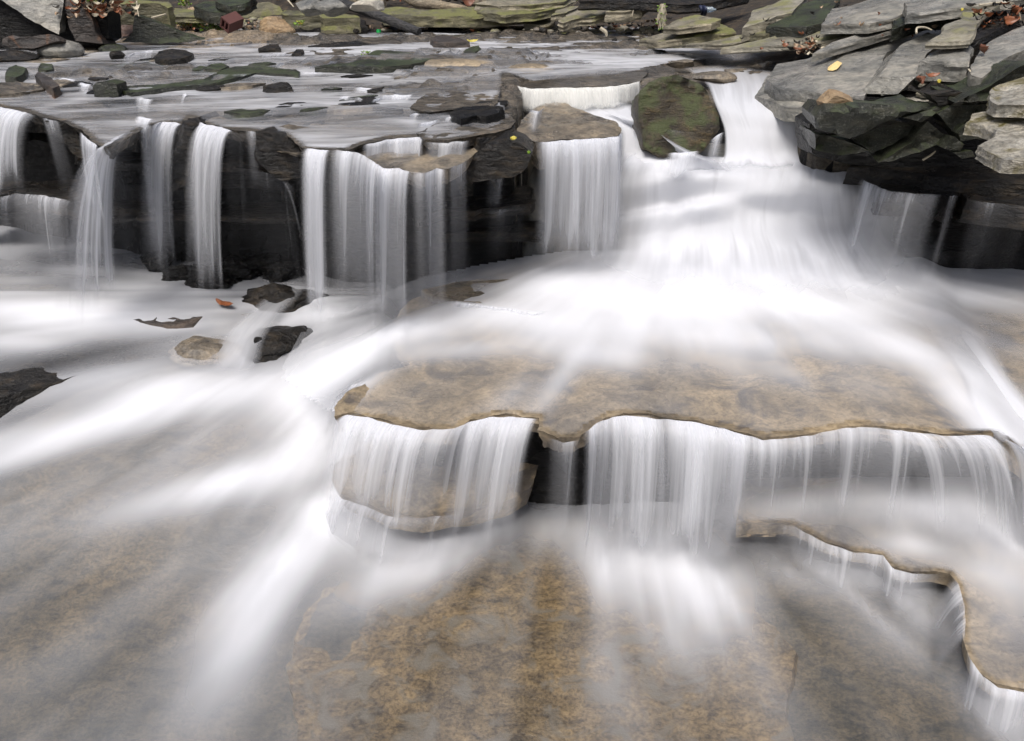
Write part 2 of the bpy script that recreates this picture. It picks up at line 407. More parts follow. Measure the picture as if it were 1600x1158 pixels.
def curtain(label, lip, plane, zb, out, dens, name='waterfall', cat='waterfall', fade=(.2, .2), foot=.75, seg=.012, nv=26, mat='fall', wob=.01, layers=3, thin=.35, top=.0, h=0.004, gather=None, group=None):
    """a sheet of falling water: leaves the lip, arcs down under gravity to height zb. out=(dx,dy) carried forward.
    dens: list of cover values along the lip (0..1)."""
    L = [plane.pt(p[0], p[1], h) for p in lip]
    A = np.array([list(p) for p in L]); 
    dl = np.r_[0, np.cumsum(np.linalg.norm(np.diff(A[:, :2], axis=0), axis=1))]
    n = max(10, int(dl[-1] / seg)); ts = np.linspace(0, dl[-1], n)
    X = np.stack([np.interp(ts, dl, A[:, k]) for k in range(3)], 1)
    X[:, 1] += .012 * (vn(ts * 20, ts * 0, 3) - .5); X[:, 2] += .004 * (vn(ts * 25, ts * 0 + 2, 4) - .5)
    X[:, 1] -= .012; X[:, 2] += .003
    s = ts / dl[-1]
    D = np.interp(s, np.linspace(0, 1, len(dens)), dens)
    el = min(.45, .05 / dl[-1]); D = D * sst(0, max(fade[0], el) if fade[0] > 0 else 1e-6, s) * sst(0, max(fade[1], el) if fade[1] > 0 else 1e-6, 1 - s)
    rows = []; at = []; uv = []
    vs = np.linspace(0, 1, nv) ** 1.4
    mid = .5 * (X[0] + X[-1])
    for lay in range(layers):
        for j, v in enumerate(vs):
            drop = (X[:, 2] - zb) * v; c = math.sqrt(v) if v > 0 else 0
            g = 1 + ((gather or 0) * v)
            w = wob * v * (fbm(ts * 9 + lay * 31, v * 1.4 + ts * 0, 11 + lay) - .5) * 4
            xx = mid[0] + (X[:, 0] - mid[0]) * g + out[0] * c + w * .5
            yy = mid[1] + (X[:, 1] - mid[1]) * g + out[1] * c * (1 + .22 * lay) + w - .012 * lay * c; xx = xx + (.012 * (lay - 1) + out[0] * .25 * lay) * c
            rows.append(np.stack([xx, yy, X[:, 2] - drop], 1))
            fj = (fbm(ts * 14 + lay * 3, ts * 0 + 5, 19) - .5) * .6; a = D * (1 - min(.85, thin * 1.35 + .08) * v ** .8) * (1 - sst(min(foot, .7) - .08 + fj, .96 + fj * .2, v)) * (1, .55, .45)[lay]; a = a * (1 + .35 * np.exp(-(v / .10) ** 2))
            if top > 0: a = a * sst(0, top, np.full_like(a, v + 1e-3))
            at.append(a); uv.append(np.stack([ts + lay * 7.7, (v ** .7) * (X[:, 2].mean() - zb) + 0 * ts], 1))
    V = np.concatenate(rows); Fs = np.concatenate([gridfaces(nv, n)[:, ::-1] + k * nv * n for k in range(layers)])
    return link(name, V, Fs, mat, None, label, cat, group, attr=np.concatenate(at), uv=np.concatenate(uv), sharp=None)

def loft(label, rows, dens, name='waterfall', cat='waterfall', nu=70, nvp=14, mat='cascade', fu=(.12, .12), fv=(.1, .15), amp=.012, group=None, puff=0):
    """rows: list of (z, [(px,py),...]) down the flow, a smooth white-water surface through them"""
    G = []
    for z, pp in rows:
        pl = PL(z) if not isinstance(z, PL) else z
        G.append([list(pl.pt(p[0], p[1], p[2] if len(p) > 2 else 0)) for p in pp])
    G = np.array(G); nr, nc, _ = G.shape
    u = np.linspace(0, nc - 1, nu); nv = nvp * (nr - 1); v = np.linspace(0, nr - 1, nv)
    H = np.stack([catmull(G[k], u) for k in range(nr)])          # nr,nu,3
    S = np.stack([catmull(H[:, q], v) for q in range(nu)], 1)    # nv,nu,3
    uu, vv = np.meshgrid(np.linspace(0, 1, nu), np.linspace(0, 1, nv))
    wid = np.linalg.norm(G[:, -1] - G[:, 0], axis=1).mean(); ln = np.linalg.norm(np.diff(G.mean(1), axis=0), axis=1).sum()
    S[..., 2] += amp * (fbm(uu * wid * 9, vv * ln * 1.0, 5) - .5) * 2
    D = np.interp(v / (nr - 1), np.linspace(0, 1, len(dens)), dens)[:, None] * np.ones((1, nu))
    ed = .05 * (fbm(vv * 3 + 9, uu * 2, 8) - .5)
    D = np.clip(D, 0, 1.15) * sst(0, fu[0], uu + ed) * sst(0, fu[1], 1 - uu + ed) * sst(0, fv[0], vv + 1e-6 if fv[0] else vv + 1) * sst(0, fv[1], 1 - vv + .12 * (fbm(uu * 7, vv, 3) - .5))
    return link(name, S.reshape(-1, 3), gridfaces(nv, nu)[:, ::-1], mat, None, label, cat, group, attr=D, uv=np.stack([uu * wid, vv * ln], -1).reshape(-1, 2), sharp=None)

def splat_field(X, Y, surf, splats, base):
    """froth cover of a water surface: each stroke is a soft patch lying on the water"""
    T = 1 - base
    for s in splats:
        cx, cy, ux, uy, w, d = s[:6]
        l = math.hypot(ux, uy); vx, vy = -uy / l * w, ux / l * w
        C = surf(cx, cy); U = surf(cx + ux * .5, cy + uy * .5) - C; V_ = surf(cx + vx * .5, cy + vy * .5) - C
        U *= 2; V_ *= 2
        det = U.x * V_.y - U.y * V_.x
        if abs(det) < 1e-9: continue
        dx, dy = X - C.x, Y - C.y
        a = (dx * V_.y - dy * V_.x) / det; b_ = (U.x * dy - U.y * dx) / det
        T = T * (1 - d * np.exp(-(a * a + b_ * b_) * 1.1))
    return 1 - T
# ==================================================================
# ------------------------------------------------------------------ the stream bed (one sheet)
def wall_y(x): return np.interp(x, [-9, -3.6, -2.6, -2.05, -1.4, -1.0, -.5, .0, .12, .85, .95, 1.62, 1.74, 2.2, 3.5, 9], [5.8, 5.45, 5.0, 4.75, 4.72, 4.45, 4.42, 4.55, 5.62, 5.62, 5.3, 5.25, 4.55, 4.45, 4.4, 4.4])
def ramp(y): return np.interp(y, [0, 2.1, 2.5, 3.0, 3.5, 4.2, 6], [-.05, -.05, -.02, .12, .30, .42, .45])
def low_z(x, y):
    s = sst(-.62, -.45, x + .06 * (fbm(y * 5, x * 0, 2) - .5))
    shelf = -.05 + .53 * sst(2.93, 3.03, y + .08 * (fbm(x * 6, y * 0, 9) - .5))
    lo = ramp(y) * (1 - s) + shelf * s + .75 * np.maximum(0, x - 3.0 - .15 * (y - 2)) + .35 * np.maximum(0, -x - 4.2)
    mid = sst(.0, .12, x) * sst(1.78, 1.66, x) * sst(4.62, 4.74, y)
    return lo * (1 - mid) + (1.12 + .06 * sst(4.8, 5.3, y)) * mid
def bed_z(x, y):
    lo = low_z(x, y) + .03 * (fbm(x * 2.4, y * 2.4, 21) - .5)
    up = 1.395 + .012 * (y - 4) + .07 * (fbm(x * 1.1, y * 3.2, 5, 5) - .5)
    st = fbm(x * .7 + y * .35, y * 2.0 - x * .25, 31, 5) * 13; fr = st - np.floor(st)
    am = sst(.05, .9, y - wall_y(x)); up = up - .02 * (1 - am) + am * (.026 * (np.floor(st) + sst(.0, .10, fr) - .8 * fr - 6.0) + .035 * (fbm(x * 3 + y, y * 8, 33, 4) - .5)) + (1 - am) * .05 * (fbm(x * 3 + y, y * 7, 35, 4) - .5)
    up = np.maximum(up, 1.5 + .2 * (x - 1.63) + .05 * (y - 4.5) - .17 + .05 * (fbm(x * 2, y * 2, 6) - .5))
    up = np.maximum(up, 1.5 + .15 * (y - 8.67) - .05 + .55 * np.maximum(0, y - 11.5) + .08 * (fbm(x * 2, y * 2, 7) - .5))
    up = np.maximum(up, 1.42 + .5 * np.maximum(0, -x - 3.2 - .28 * y + .5))
    wy = wall_y(x); t = sst(0, .16, y - wy + .10 * (fbm(x * 4, y * 0, 8) - .5))
    return lo * (1 - t) + up * t
def axis(segs):
    out = []
    for a, b, st in segs: out.append(np.arange(a, b, st))
    return np.concatenate(out + [[segs[-1][1]]])
gx = axis([(-16, -4, .4), (-4, 4, .032), (4, 16, .4)]); gy = axis([(-4, .8, .3), (.8, 6, .032), (6, 12, .07), (12, 26, .6)])
X, Y = np.meshgrid(gx, gy)
tn = .8 + .4 * (fbm(X * 1.5, Y * 2, 101) - .5) + 0 * X
tn = np.clip(tn * (.8 + .4 * fbm(X * 3, Y * 3, 103)), 0, 1)
o = link('stream_bed', np.stack([X, Y, bed_z(X, Y)], -1).reshape(-1, 3), gridfaces(len(gy), len(gx)), 'bed', kind='structure', sharp=None, origin=False, attr=tn)
o.data.materials.append(M['face']); o.data.materials.append(M['upbed']); o.data.materials.append(M['soil']); o.data.materials.append(M['gravel'])
Xc = .25 * (X[1:, 1:] + X[:-1, 1:] + X[1:, :-1] + X[:-1, :-1]); Yc = .25 * (Y[1:, 1:] + Y[:-1, 1:] + Y[1:, :-1] + Y[:-1, :-1])
Zc = bed_z(Xc, Yc); wy = wall_y(Xc)
mi = np.zeros(Xc.shape, int)
mi[(Yc > wy - .5) & (Xc < .3)] = 1; mi[(Yc > wy - .12)] = 1  # cliff and recess behind the falls: shade is in the near-black colour
mi[(Yc > wy + .10)] = 2
mi[(Yc > wy + .3) & ((Yc > 8.5) | (1.5 + .2 * (Xc - 1.63) > 1.56) | (-Xc - 3.2 - .28 * Yc + .5 > .05))] = 3
mi[(Yc > 7.3) & (Yc < 9.5) & (Xc > -3.8) & (Xc < -2.2) & (Zc > 1.47)] = 4
mi[(Xc > -.5) & (Yc > 2.85) & (Yc < 3.15)] = 1  # undercut below the shelf, its shade painted with the same black
o.data.polygons.foreach_set('material_index', mi.ravel())

# ------------------------------------------------------------------ the big ledges
slab('shelf_rock', 'broad flat tan brown shelf of rock the lower falls pour off', 'rock shelf',
     [(520, 652), (524, 632), (545, 610), (600, 583), (640, 570), (600, 520), (640, 470), (760, 420), (900, 400), (1200, 395), (1420, 400), (1440, 470), (1500, 585), (1508, 620), (1530, 650), (1552, 677), (1480, 678), (1400, 669), (1340, 663), (1290, 672), (1240, 680), (1190, 683), (1135, 668), (1060, 655), (975, 645), (945, 652), (905, 682), (870, 686), (840, 672), (845, 652), (790, 647), (735, 655), (712, 673), (690, 670), (650, 668), (600, 655), (545, 645)],
     SHELF, .09, 'brown', jag=.016, rough=.010, lev=6, grow=-.03, seg=.022)
slab('shelf_rock', 'dark brown flat rock floor along the right edge below the black wall', 'rock shelf',
     [(1380, 395), (1500, 385), (1800, 380), (1850, 760), (1640, 720), (1575, 680), (1520, 630), (1495, 590), (1450, 520), (1400, 440)], PL(.54), .12, 'brown', jag=.01, lev=4, seg=.05)
slab('bed_plate', 'wide tan bedrock sheet under clear shallow water at the bottom centre', 'rock sheet', [(452, 1300), (462, 1120), (450, 1040), (476, 960), (520, 890), (600, 850), (700, 830), (800, 800), (1000, 800), (1130, 830), (1160, 900), (1190, 960), (1240, 1020), (1230, 1100), (1260, 1300)], PL(-.03), .05, 'bedtan', jag=.02, rough=.006, lev=2, grow=.03, seg=.03)
LEDGE = [(1150, 822), (1190, 817), (1238, 818), (1262, 828), (1290, 846), (1335, 860), (1378, 866), (1392, 884), (1425, 893), (1462, 892), (1484, 896), (1497, 912), (1504, 945), (1505, 1000), (1514, 1026), (1532, 1052), (1556, 1068), (1600, 1076), (1780, 1082)]
slab('ledge_rock', 'long curved mottled ledge at the lower right with water slipping over it', 'ledge', LEDGE + [(1850, 700), (1500, 700), (1150, 745)], PL(.15), .07, 'brown', jag=.004, lev=3, grow=-.015, seg=.02)
slab('ledge_rock', 'small pale brown ledge under the left end of the lower falls', 'ledge',
     [(518, 752), (535, 775), (575, 787), (605, 802), (660, 808), (700, 800), (735, 797), (800, 780), (830, 760), (850, 700), (560, 690), (524, 725)], PL(.22), .1, 'brown', jag=.007, lev=4, grow=-.02, seg=.02)
slab('ledge_rock', 'thin brown plate behind the tiny row of falls in the middle', 'ledge',
     [(700, 468), (740, 472), (800, 480), (835, 487), (862, 480), (860, 450), (800, 436), (720, 440), (660, 452), (680, 464)], PL(.64), .05, 'lip', jag=.008, lev=3, seg=.03)
# upper shelf: two plates making the lip of the long fall
slab('lip_rock', 'upper left stream plate edging the arching left falls', 'ledge',
     [(-120, 130), (0, 166), (60, 181), (92, 188), (125, 202), (152, 226), (166, 230), (190, 222), (215, 206), (230, 196), (260, 190), (286, 193), (296, 184), (308, 187), (330, 196), (366, 204), (400, 205), (440, 208), (452, 216), (473, 231), (510, 233), (545, 235), (565, 226), (610, 217), (655, 214), (664, 221), (700, 222), (737, 218), (752, 205), (700, 180), (500, 150), (300, 150), (100, 140), (-100, 110)],
     PL(1.43), .07, 'upbed', jag=.012, rough=.012, lev=4, grow=-.05, seg=.05)
slab('lip_rock', 'lower brown plate with warm stains above the middle falls', 'ledge',
     [(548, 240), (600, 262), (622, 262), (645, 270), (662, 271), (682, 262), (700, 264), (722, 256), (738, 246), (760, 225), (700, 200), (600, 205), (550, 222)],
     PL(1.385), .08, 'lip', jag=.012, rough=.012, lev=4, grow=-.04, seg=.03)
slab('lip_rock', 'grey brown tongue of rock beside the big white cascade', 'ledge',
     [(806, 205), (835, 222), (852, 222), (880, 217), (940, 215), (966, 212), (971, 203), (962, 190), (930, 180), (890, 165), (850, 155), (835, 170), (815, 188)],
     PL(1.36), .16, 'lip', jag=.010, rough=.012, lev=4, grow=-.05, seg=.025, dome=.02)
slab('lip_rock', 'flat wet grey plate with a dark broken right edge above the middle falls', 'ledge',
     [(640, 168), (660, 150), (700, 128), (745, 118), (772, 122), (786, 130), (780, 145), (778, 162), (760, 170), (722, 168), (700, 172), (670, 176)],
     PL(1.475), .05, 'upbed', jag=.012, rough=.008, lev=4, grow=-.02, seg=.03)
slab('lip_rock', 'second wet plate stepping down toward the dark block', 'ledge',
     [(650, 208), (690, 190), (740, 178), (775, 176), (800, 183), (805, 189), (797, 200), (780, 206), (740, 213), (700, 219), (665, 218)],
     PL(1.455), .05, 'upbed', jag=.010, rough=.008, lev=4, grow=-.02, seg=.025)
slab('lip_rock', 'pale upper plate holding back the top white fall', 'ledge',
     [(790, 128), (830, 138), (900, 136), (960, 134), (1000, 127), (1015, 112), (960, 100), (900, 96), (830, 100), (780, 112)],
     PL(1.44), .12, 'upbed', jag=.008, rough=.008, lev=3, grow=-.02, seg=.04)
# the layered back wall seen between the falls
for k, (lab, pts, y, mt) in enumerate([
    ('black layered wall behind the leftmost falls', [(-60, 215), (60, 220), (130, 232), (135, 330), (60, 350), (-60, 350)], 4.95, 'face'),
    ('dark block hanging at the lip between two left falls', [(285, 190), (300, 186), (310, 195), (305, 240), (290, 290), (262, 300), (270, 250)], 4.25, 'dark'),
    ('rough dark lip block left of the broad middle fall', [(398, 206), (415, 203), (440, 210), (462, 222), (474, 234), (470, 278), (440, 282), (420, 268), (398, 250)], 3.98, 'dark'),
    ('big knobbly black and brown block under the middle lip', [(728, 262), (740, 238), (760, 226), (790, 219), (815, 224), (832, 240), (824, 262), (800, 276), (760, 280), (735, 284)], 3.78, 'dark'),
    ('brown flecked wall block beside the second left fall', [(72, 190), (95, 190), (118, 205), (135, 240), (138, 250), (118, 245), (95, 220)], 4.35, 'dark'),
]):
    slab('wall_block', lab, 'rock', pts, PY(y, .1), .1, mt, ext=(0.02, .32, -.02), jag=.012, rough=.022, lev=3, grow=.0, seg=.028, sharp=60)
def shelf_stone(lab, pts, z, th, mt, name='wall_ledge', cat='ledge'):
    return slab(name, lab, cat, pts, PL(z), th, mt, jag=.02, rough=.012, lev=3, grow=-.01, seg=.03)
shelf_stone('narrow brown ledge halfway down the dark recess', [(650, 340), (690, 328), (745, 330), (754, 326), (830, 319), (840, 312), (760, 305), (640, 315)], 1.02, .06, 'dark')
shelf_stone('dripping black ledge under the second left fall', [(190, 268), (210, 264), (255, 268), (300, 276), (380, 273), (470, 280), (470, 252), (200, 248)], 1.12, .08, 'face')
shelf_stone('wet ledge catching the leftmost fall', [(-40, 312), (30, 300), (110, 308), (128, 320), (150, 300), (150, 280), (-40, 285)], 1.02, .12, 'dark')
shelf_stone('thin wet band of shale high behind the arching left falls', [(120, 252), (210, 254), (300, 256), (400, 255), (470, 258), (470, 240), (120, 236)], 1.2, .05, 'dark')
shelf_stone('middle band of wet shale behind the broad fall', [(470, 308), (560, 312), (640, 309), (740, 312), (830, 310), (830, 292), (470, 290)], 1.0, .05, 'dark')
shelf_stone('low glistening shale band behind the broad fall', [(470, 364), (560, 361), (660, 366), (760, 362), (850, 365), (850, 345), (470, 343)], .80, .06, 'dark')
shelf_stone('lowest wet shale band behind the left falls', [(110, 332), (190, 338), (280, 334), (380, 338), (465, 336), (465, 316), (110, 312)], .90, .05, 'dark')
for k, (px, py, w, d, h) in enumerate([(330, 452, .34, .24, .14), (372, 438, .3, .22, .12), (410, 425, .30, .22, .12), (290, 440, .26, .2, .1), (445, 440, .26, .2, .13), (250, 425, .26, .2, .12)]):
    boulder('wet_rock', ['low glistening black rock just right of the third left fall', 'glistening black rock with wavy ridges under the thin side spray', 'small shining black rock deep behind the left falls', 'black rock hidden behind the third left fall', 'wet black rock beside the white chute under the middle falls', 'black wet rock at the foot of the second left fall'][k],
            'rock', px, py, PL(.48), w, d, h, 'face', sink=.2, rough=.28, sub=5, group='wet black rocks behind the left falls')
boulder('chute_rock', 'dark split rock beside the white chute below the left falls', 'rock', 428, 556, PL(.33), .56, .44, .16, 'dark', rz=.5, rough=.14, sub=5, cut=9, sink=.12)
boulder('chute_rock', 'small dark rock touching the broad fall foot', 'rock', 450, 484, PL(.44), .5, .3, .13, 'dark', rough=.14, sub=5, cut=9, sink=.12)
boulder('chute_rock', 'rounded half drowned rock where the third left fall lands', 'rock', 335, 560, PL(.33), .46, .34, .12, 'lip', rough=.1, sub=5, cut=8, sink=.15)
slab('pool_ledge', 'dark stepped ledge breaking the left pool', 'ledge', [(-60, 560), (0, 545), (60, 540), (130, 528), (170, 532), (240, 524), (290, 535), (262, 556), (150, 580), (75, 598), (0, 622), (-60, 640)], PL(.385), .1, 'dark', jag=.012, lev=4, grow=.02, seg=.025)

# ------------------------------------------------------------------ the boulders and blocks by the big cascade
slab('mossy_boulder', 'big green moss covered boulder splitting the white cascade', 'boulder',
     [(1001, 142), (1014, 130), (1035, 121), (1058, 118), (1078, 124), (1094, 131), (1106, 146), (1116, 166), (1126, 190), (1126, 202), (1112, 217), (1100, 236), (1070, 248), (1030, 246), (1006, 232), (1000, 190), (999, 150)],
     PY(4.2, .40), .3, 'mossy', ext=(.0, .42, -.12), jag=.012, rough=.03, lev=5, grow=-.02, seg=.028, dome=.015, sharp=None)
for lab, pts, y, mt in [
    ('big dark green block with a tan broken corner beside the cascade', [(1270, 182), (1286, 160), (1340, 158), (1400, 162), (1452, 161), (1462, 167), (1420, 180), (1375, 195), (1350, 210), (1325, 219), (1290, 208), (1270, 204)], 4.12, 'green'),
    ('dark wet block at the water right under the big green block', [(1271, 207), (1325, 221), (1350, 228), (1366, 236), (1340, 243), (1300, 240), (1272, 234)], 4.16, 'green'),
    ('wedge shaped algae block between two black cracks', [(1330, 219), (1372, 199), (1410, 192), (1441, 196), (1437, 202), (1415, 212), (1395, 227), (1362, 241), (1348, 230)], 4.2, 'green'),
    ('small green triangle of rock wedged above the crack', [(1410, 184), (1465, 167), (1472, 170), (1440, 193), (1424, 188)], 4.1, 'green'),
    ('long dark green block leaning down into the black cleft', [(1441, 196), (1450, 188), (1481, 214), (1478, 220), (1440, 238), (1395, 254), (1370, 256), (1400, 238), (1425, 222)], 4.1, 'green'),
    ('square green block in the middle of the cracked wall', [(1462, 177), (1485, 166), (1552, 162), (1545, 172), (1510, 190), (1487, 205)], 4.08, 'green'),
    ('long green wedge rising toward the upper right', [(1486, 163), (1530, 141), (1600, 100), (1640, 92), (1640, 150), (1552, 158)], 4.02, 'green'),
    ('brown green broken block under the pale crust', [(1494, 209), (1510, 193), (1545, 197), (1562, 205), (1540, 218), (1500, 222)], 4.0, 'green'),
    ('little pointed stone jammed in the cleft', [(1476, 232), (1492, 213), (1506, 226), (1500, 236)], 4.0, 'green'),
    ('small mossy stone low in the black cleft', [(1488, 238), (1520, 234), (1526, 246), (1502, 249)], 3.98, 'green'),
    ('dark underside block below the flat tan step', [(1452, 148), (1480, 143), (1518, 143), (1486, 164), (1466, 165)], 4.12, 'dark'),
]:
    cx_ = sum(p[0] for p in pts) / len(pts); cy_ = sum(p[1] for p in pts) / len(pts); pts = [(cx_ + (p[0] - cx_) * .955, cy_ + (p[1] - cy_) * .93) for p in pts]
    slab('cracked_block', lab, 'rock', pts, PY(y, -.12), .2, mt, ext=(.02, .34, -.01), jag=.009, rough=.022, lev=3, grow=-.03, seg=.022, group='dark green blocks of the cracked wall')
slab('wall_block', 'wall behind the cracked green blocks, the cleft shade in its black', 'rock', [(1265, 195), (1340, 160), (1660, 120), (1700, 275), (1500, 266), (1330, 258), (1268, 240)], PY(4.45, 0), .2, 'face', ext=(0, .2, 0), jag=.01, rough=.02, lev=2, seg=.06)  # black sheet stands in for the shade in the cracks and cleft
slab('tan_chip', 'broken tan face on the corner of the green block', 'rock', [(1291, 162), (1305, 150), (1318, 153), (1335, 161), (1334, 170), (1316, 171), (1300, 176)], PY(4.09, -.1), .05, 'warm', ext=(0, .08, 0), jag=.004, lev=2, seg=.012)
slab('waterline_ledge', 'dark wet ledge with a bright waterline under the cracked wall', 'ledge', [(1325, 262), (1400, 266), (1450, 275), (1560, 284), (1700, 292), (1700, 262), (1500, 256), (1340, 252)], PL(1.2), .09, 'dark', jag=.01, lev=4, seg=.03)
slab('waterline_ledge', 'lower black dripping ledge at the right edge', 'ledge', [(1376, 300), (1470, 304), (1482, 311), (1500, 300), (1512, 311), (1600, 321), (1700, 326), (1700, 290), (1500, 282), (1380, 284)], PL(1.13), .12, 'dark', jag=.012, lev=4, seg=.03)

# right bank plates (traced top faces, height above the bank's slope)
for nm, lab, pts, h, th, mt, ex in [
    ('bank_slab', 'broad smooth grey slab sliding down into the stream', [(1196, 124), (1215, 100), (1262, 92), (1280, 84), (1340, 65), (1400, 47), (1440, 28), (1475, 24), (1560, 40), (1500, 60), (1405, 74), (1385, 82), (1374, 112), (1350, 150), (1300, 152), (1262, 141), (1215, 138)], .02, .18, 'grey', None),
    ('bank_slab', 'grey slab with a dark wedge shaped left face', [(1372, 120), (1390, 97), (1405, 72), (1450, 50), (1472, 58), (1442, 92), (1443, 112), (1432, 120)], .09, .09, 'grey', (-.07, .02, -.09)),
    ('bank_slab', 'thin tilted tan plate jutting over the grey block', [(1448, 66), (1470, 53), (1478, 38), (1502, 30), (1507, 14), (1530, 9), (1571, 4), (1545, 18), (1533, 28), (1522, 50), (1515, 63), (1488, 65)], .22, .035, 'tanslab', None),
    ('bank_slab', 'dark brown slab edge behind the thin tilted plate', [(1534, 27), (1577, 6), (1600, 4), (1592, 28), (1550, 52), (1517, 66)], .17, .12, 'dark', None),
    ('bank_slab', 'square grey block with a level crack across its front', [(1438, 95), (1452, 84), (1490, 68), (1520, 76), (1515, 96)], .15, .10, 'grey', None),
    ('bank_slab', 'flat tan green step holding a yellow leaf', [(1436, 132), (1446, 120), (1510, 118), (1545, 130), (1532, 134), (1445, 134)], .04, .06, 'tanslab', None),
    ('bank_slab', 'pale thin plate pointing left under the grey block', [(1378, 142), (1385, 134), (1400, 124), (1440, 118), (1445, 124), (1412, 134), (1400, 140)], .03, .025, 'grey', None),
    ('bank_slab', 'sloping pale slab above the green cracked wall', [(1290, 158), (1318, 146), (1352, 150), (1400, 138), (1440, 128), (1452, 150), (1450, 158), (1400, 160), (1340, 157)], -.03, .03, 'grey', None),
    ('bank_slab', 'wet shining slab rising at the right edge', [(1516, 118), (1522, 94), (1545, 66), (1575, 50), (1640, 25), (1640, 62), (1575, 88), (1552, 106), (1534, 122)], .16, .14, 'grey', None),
    ('bank_slab', 'pale crusted plate with a red brown leaf at the right edge', [(1548, 155), (1551, 138), (1562, 132), (1600, 120), (1660, 112), (1660, 168), (1600, 164), (1556, 164)], .20, .05, 'pale', None),
    ('bank_slab', 'jagged pale crusted plate overhanging the black cleft', [(1508, 192), (1520, 178), (1560, 170), (1600, 164), (1680, 160), (1680, 245), (1600, 250), (1570, 249), (1545, 238), (1528, 228), (1552, 214), (1560, 203), (1535, 194)], .12, .05, 'pale', None),
    ('bank_slab', 'long low olive slab running along the far stream edge', [(1010, 71), (1058, 64), (1100, 61), (1160, 55), (1205, 51), (1250, 44), (1215, 56), (1130, 69), (1058, 69)], .03, .03, 'tanslab', None),
    ('bank_slab', 'long mossy tan slab stretching behind the leaf litter', [(1128, 76), (1205, 58), (1245, 44), (1330, 38), (1385, 34), (1372, 42), (1345, 52), (1300, 62), (1270, 67), (1200, 72)], .06, .04, 'tanslab', None),
    ('bank_slab', 'narrow grey slab just above the broad smooth one', [(1270, 84), (1300, 66), (1345, 52), (1382, 38), (1400, 28), (1440, 22), (1430, 32), (1400, 45), (1340, 64), (1300, 76)], .10, .05, 'grey', None),
    ('bank_slab', 'pale edged slab over a dark hollow at the top', [(1160, 44), (1170, 32), (1176, 16), (1200, 9), (1264, -8), (1252, 4), (1238, 20), (1215, 25), (1196, 33)], .14, .10, 'tanslab', None),
    ('bank_slab', 'dark olive slanting block between two pale slabs at the top', [(1198, 42), (1225, 28), (1245, 10), (1300, -10), (1312, 0), (1300, 15), (1284, 36), (1255, 43)], .12, .10, 'green', None),
    ('bank_slab', 'rounded wet grey slab with green streaks at the top', [(1284, 38), (1300, 14), (1330, 9), (1355, 0), (1400, -16), (1424, -4), (1416, 18), (1396, 29), (1360, 37), (1320, 37)], .17, .06, 'grey', None),
    ('bank_slab', 'long grey slab along the very top right', [(1418, 20), (1414, 4), (1450, -14), (1570, -24), (1640, -10), (1560, 0), (1500, 11), (1440, 19)], .25, .06, 'grey', None),
    ('bank_slab', 'dark crooked slab crossing below the long top slab', [(1396, 30), (1420, 24), (1480, 16), (1540, 14), (1500, 28), (1470, 26), (1440, 30), (1395, 46)], .16, .07, 'green', None),
    ('bank_slab', 'dark olive boulder beside the far bend', [(1066, 62), (1080, 50), (1098, 40), (1120, 35), (1142, 44), (1150, 50), (1110, 54)], .07, .05, 'olive', None),
    ('bank_slab', 'pale slab sloping into the far bend', [(1000, 62), (1040, 50), (1070, 44), (1098, 37), (1085, 47), (1066, 60), (1030, 65)], .07, .05, 'farslab', None),
    ('bank_slab', 'pale cracked slab under the dark overhang', [(1038, 42), (1058, 31), (1088, 23), (1128, 30), (1112, 37), (1062, 43)], .16, .05, 'farslab', None),
    ('bank_slab', 'small olive slab edge beside the far overhang', [(1160, 54), (1170, 46), (1200, 44), (1240, 43), (1200, 52)], .08, .05, 'olive', None),
    ('bank_slab', 'wet rippled slab the thin side water runs over', [(1180, 150), (1200, 118), (1240, 112), (1300, 130), (1330, 150), (1296, 162), (1270, 168), (1230, 168)], -.05, .08, 'grey', None),
]:
    slab(nm, lab, 'rock slab', pts, BANK, th, mt, h=h, ext=ex, jag=.010, rough=.010, lev=4, grow=.0, group='slate slabs of the right bank')
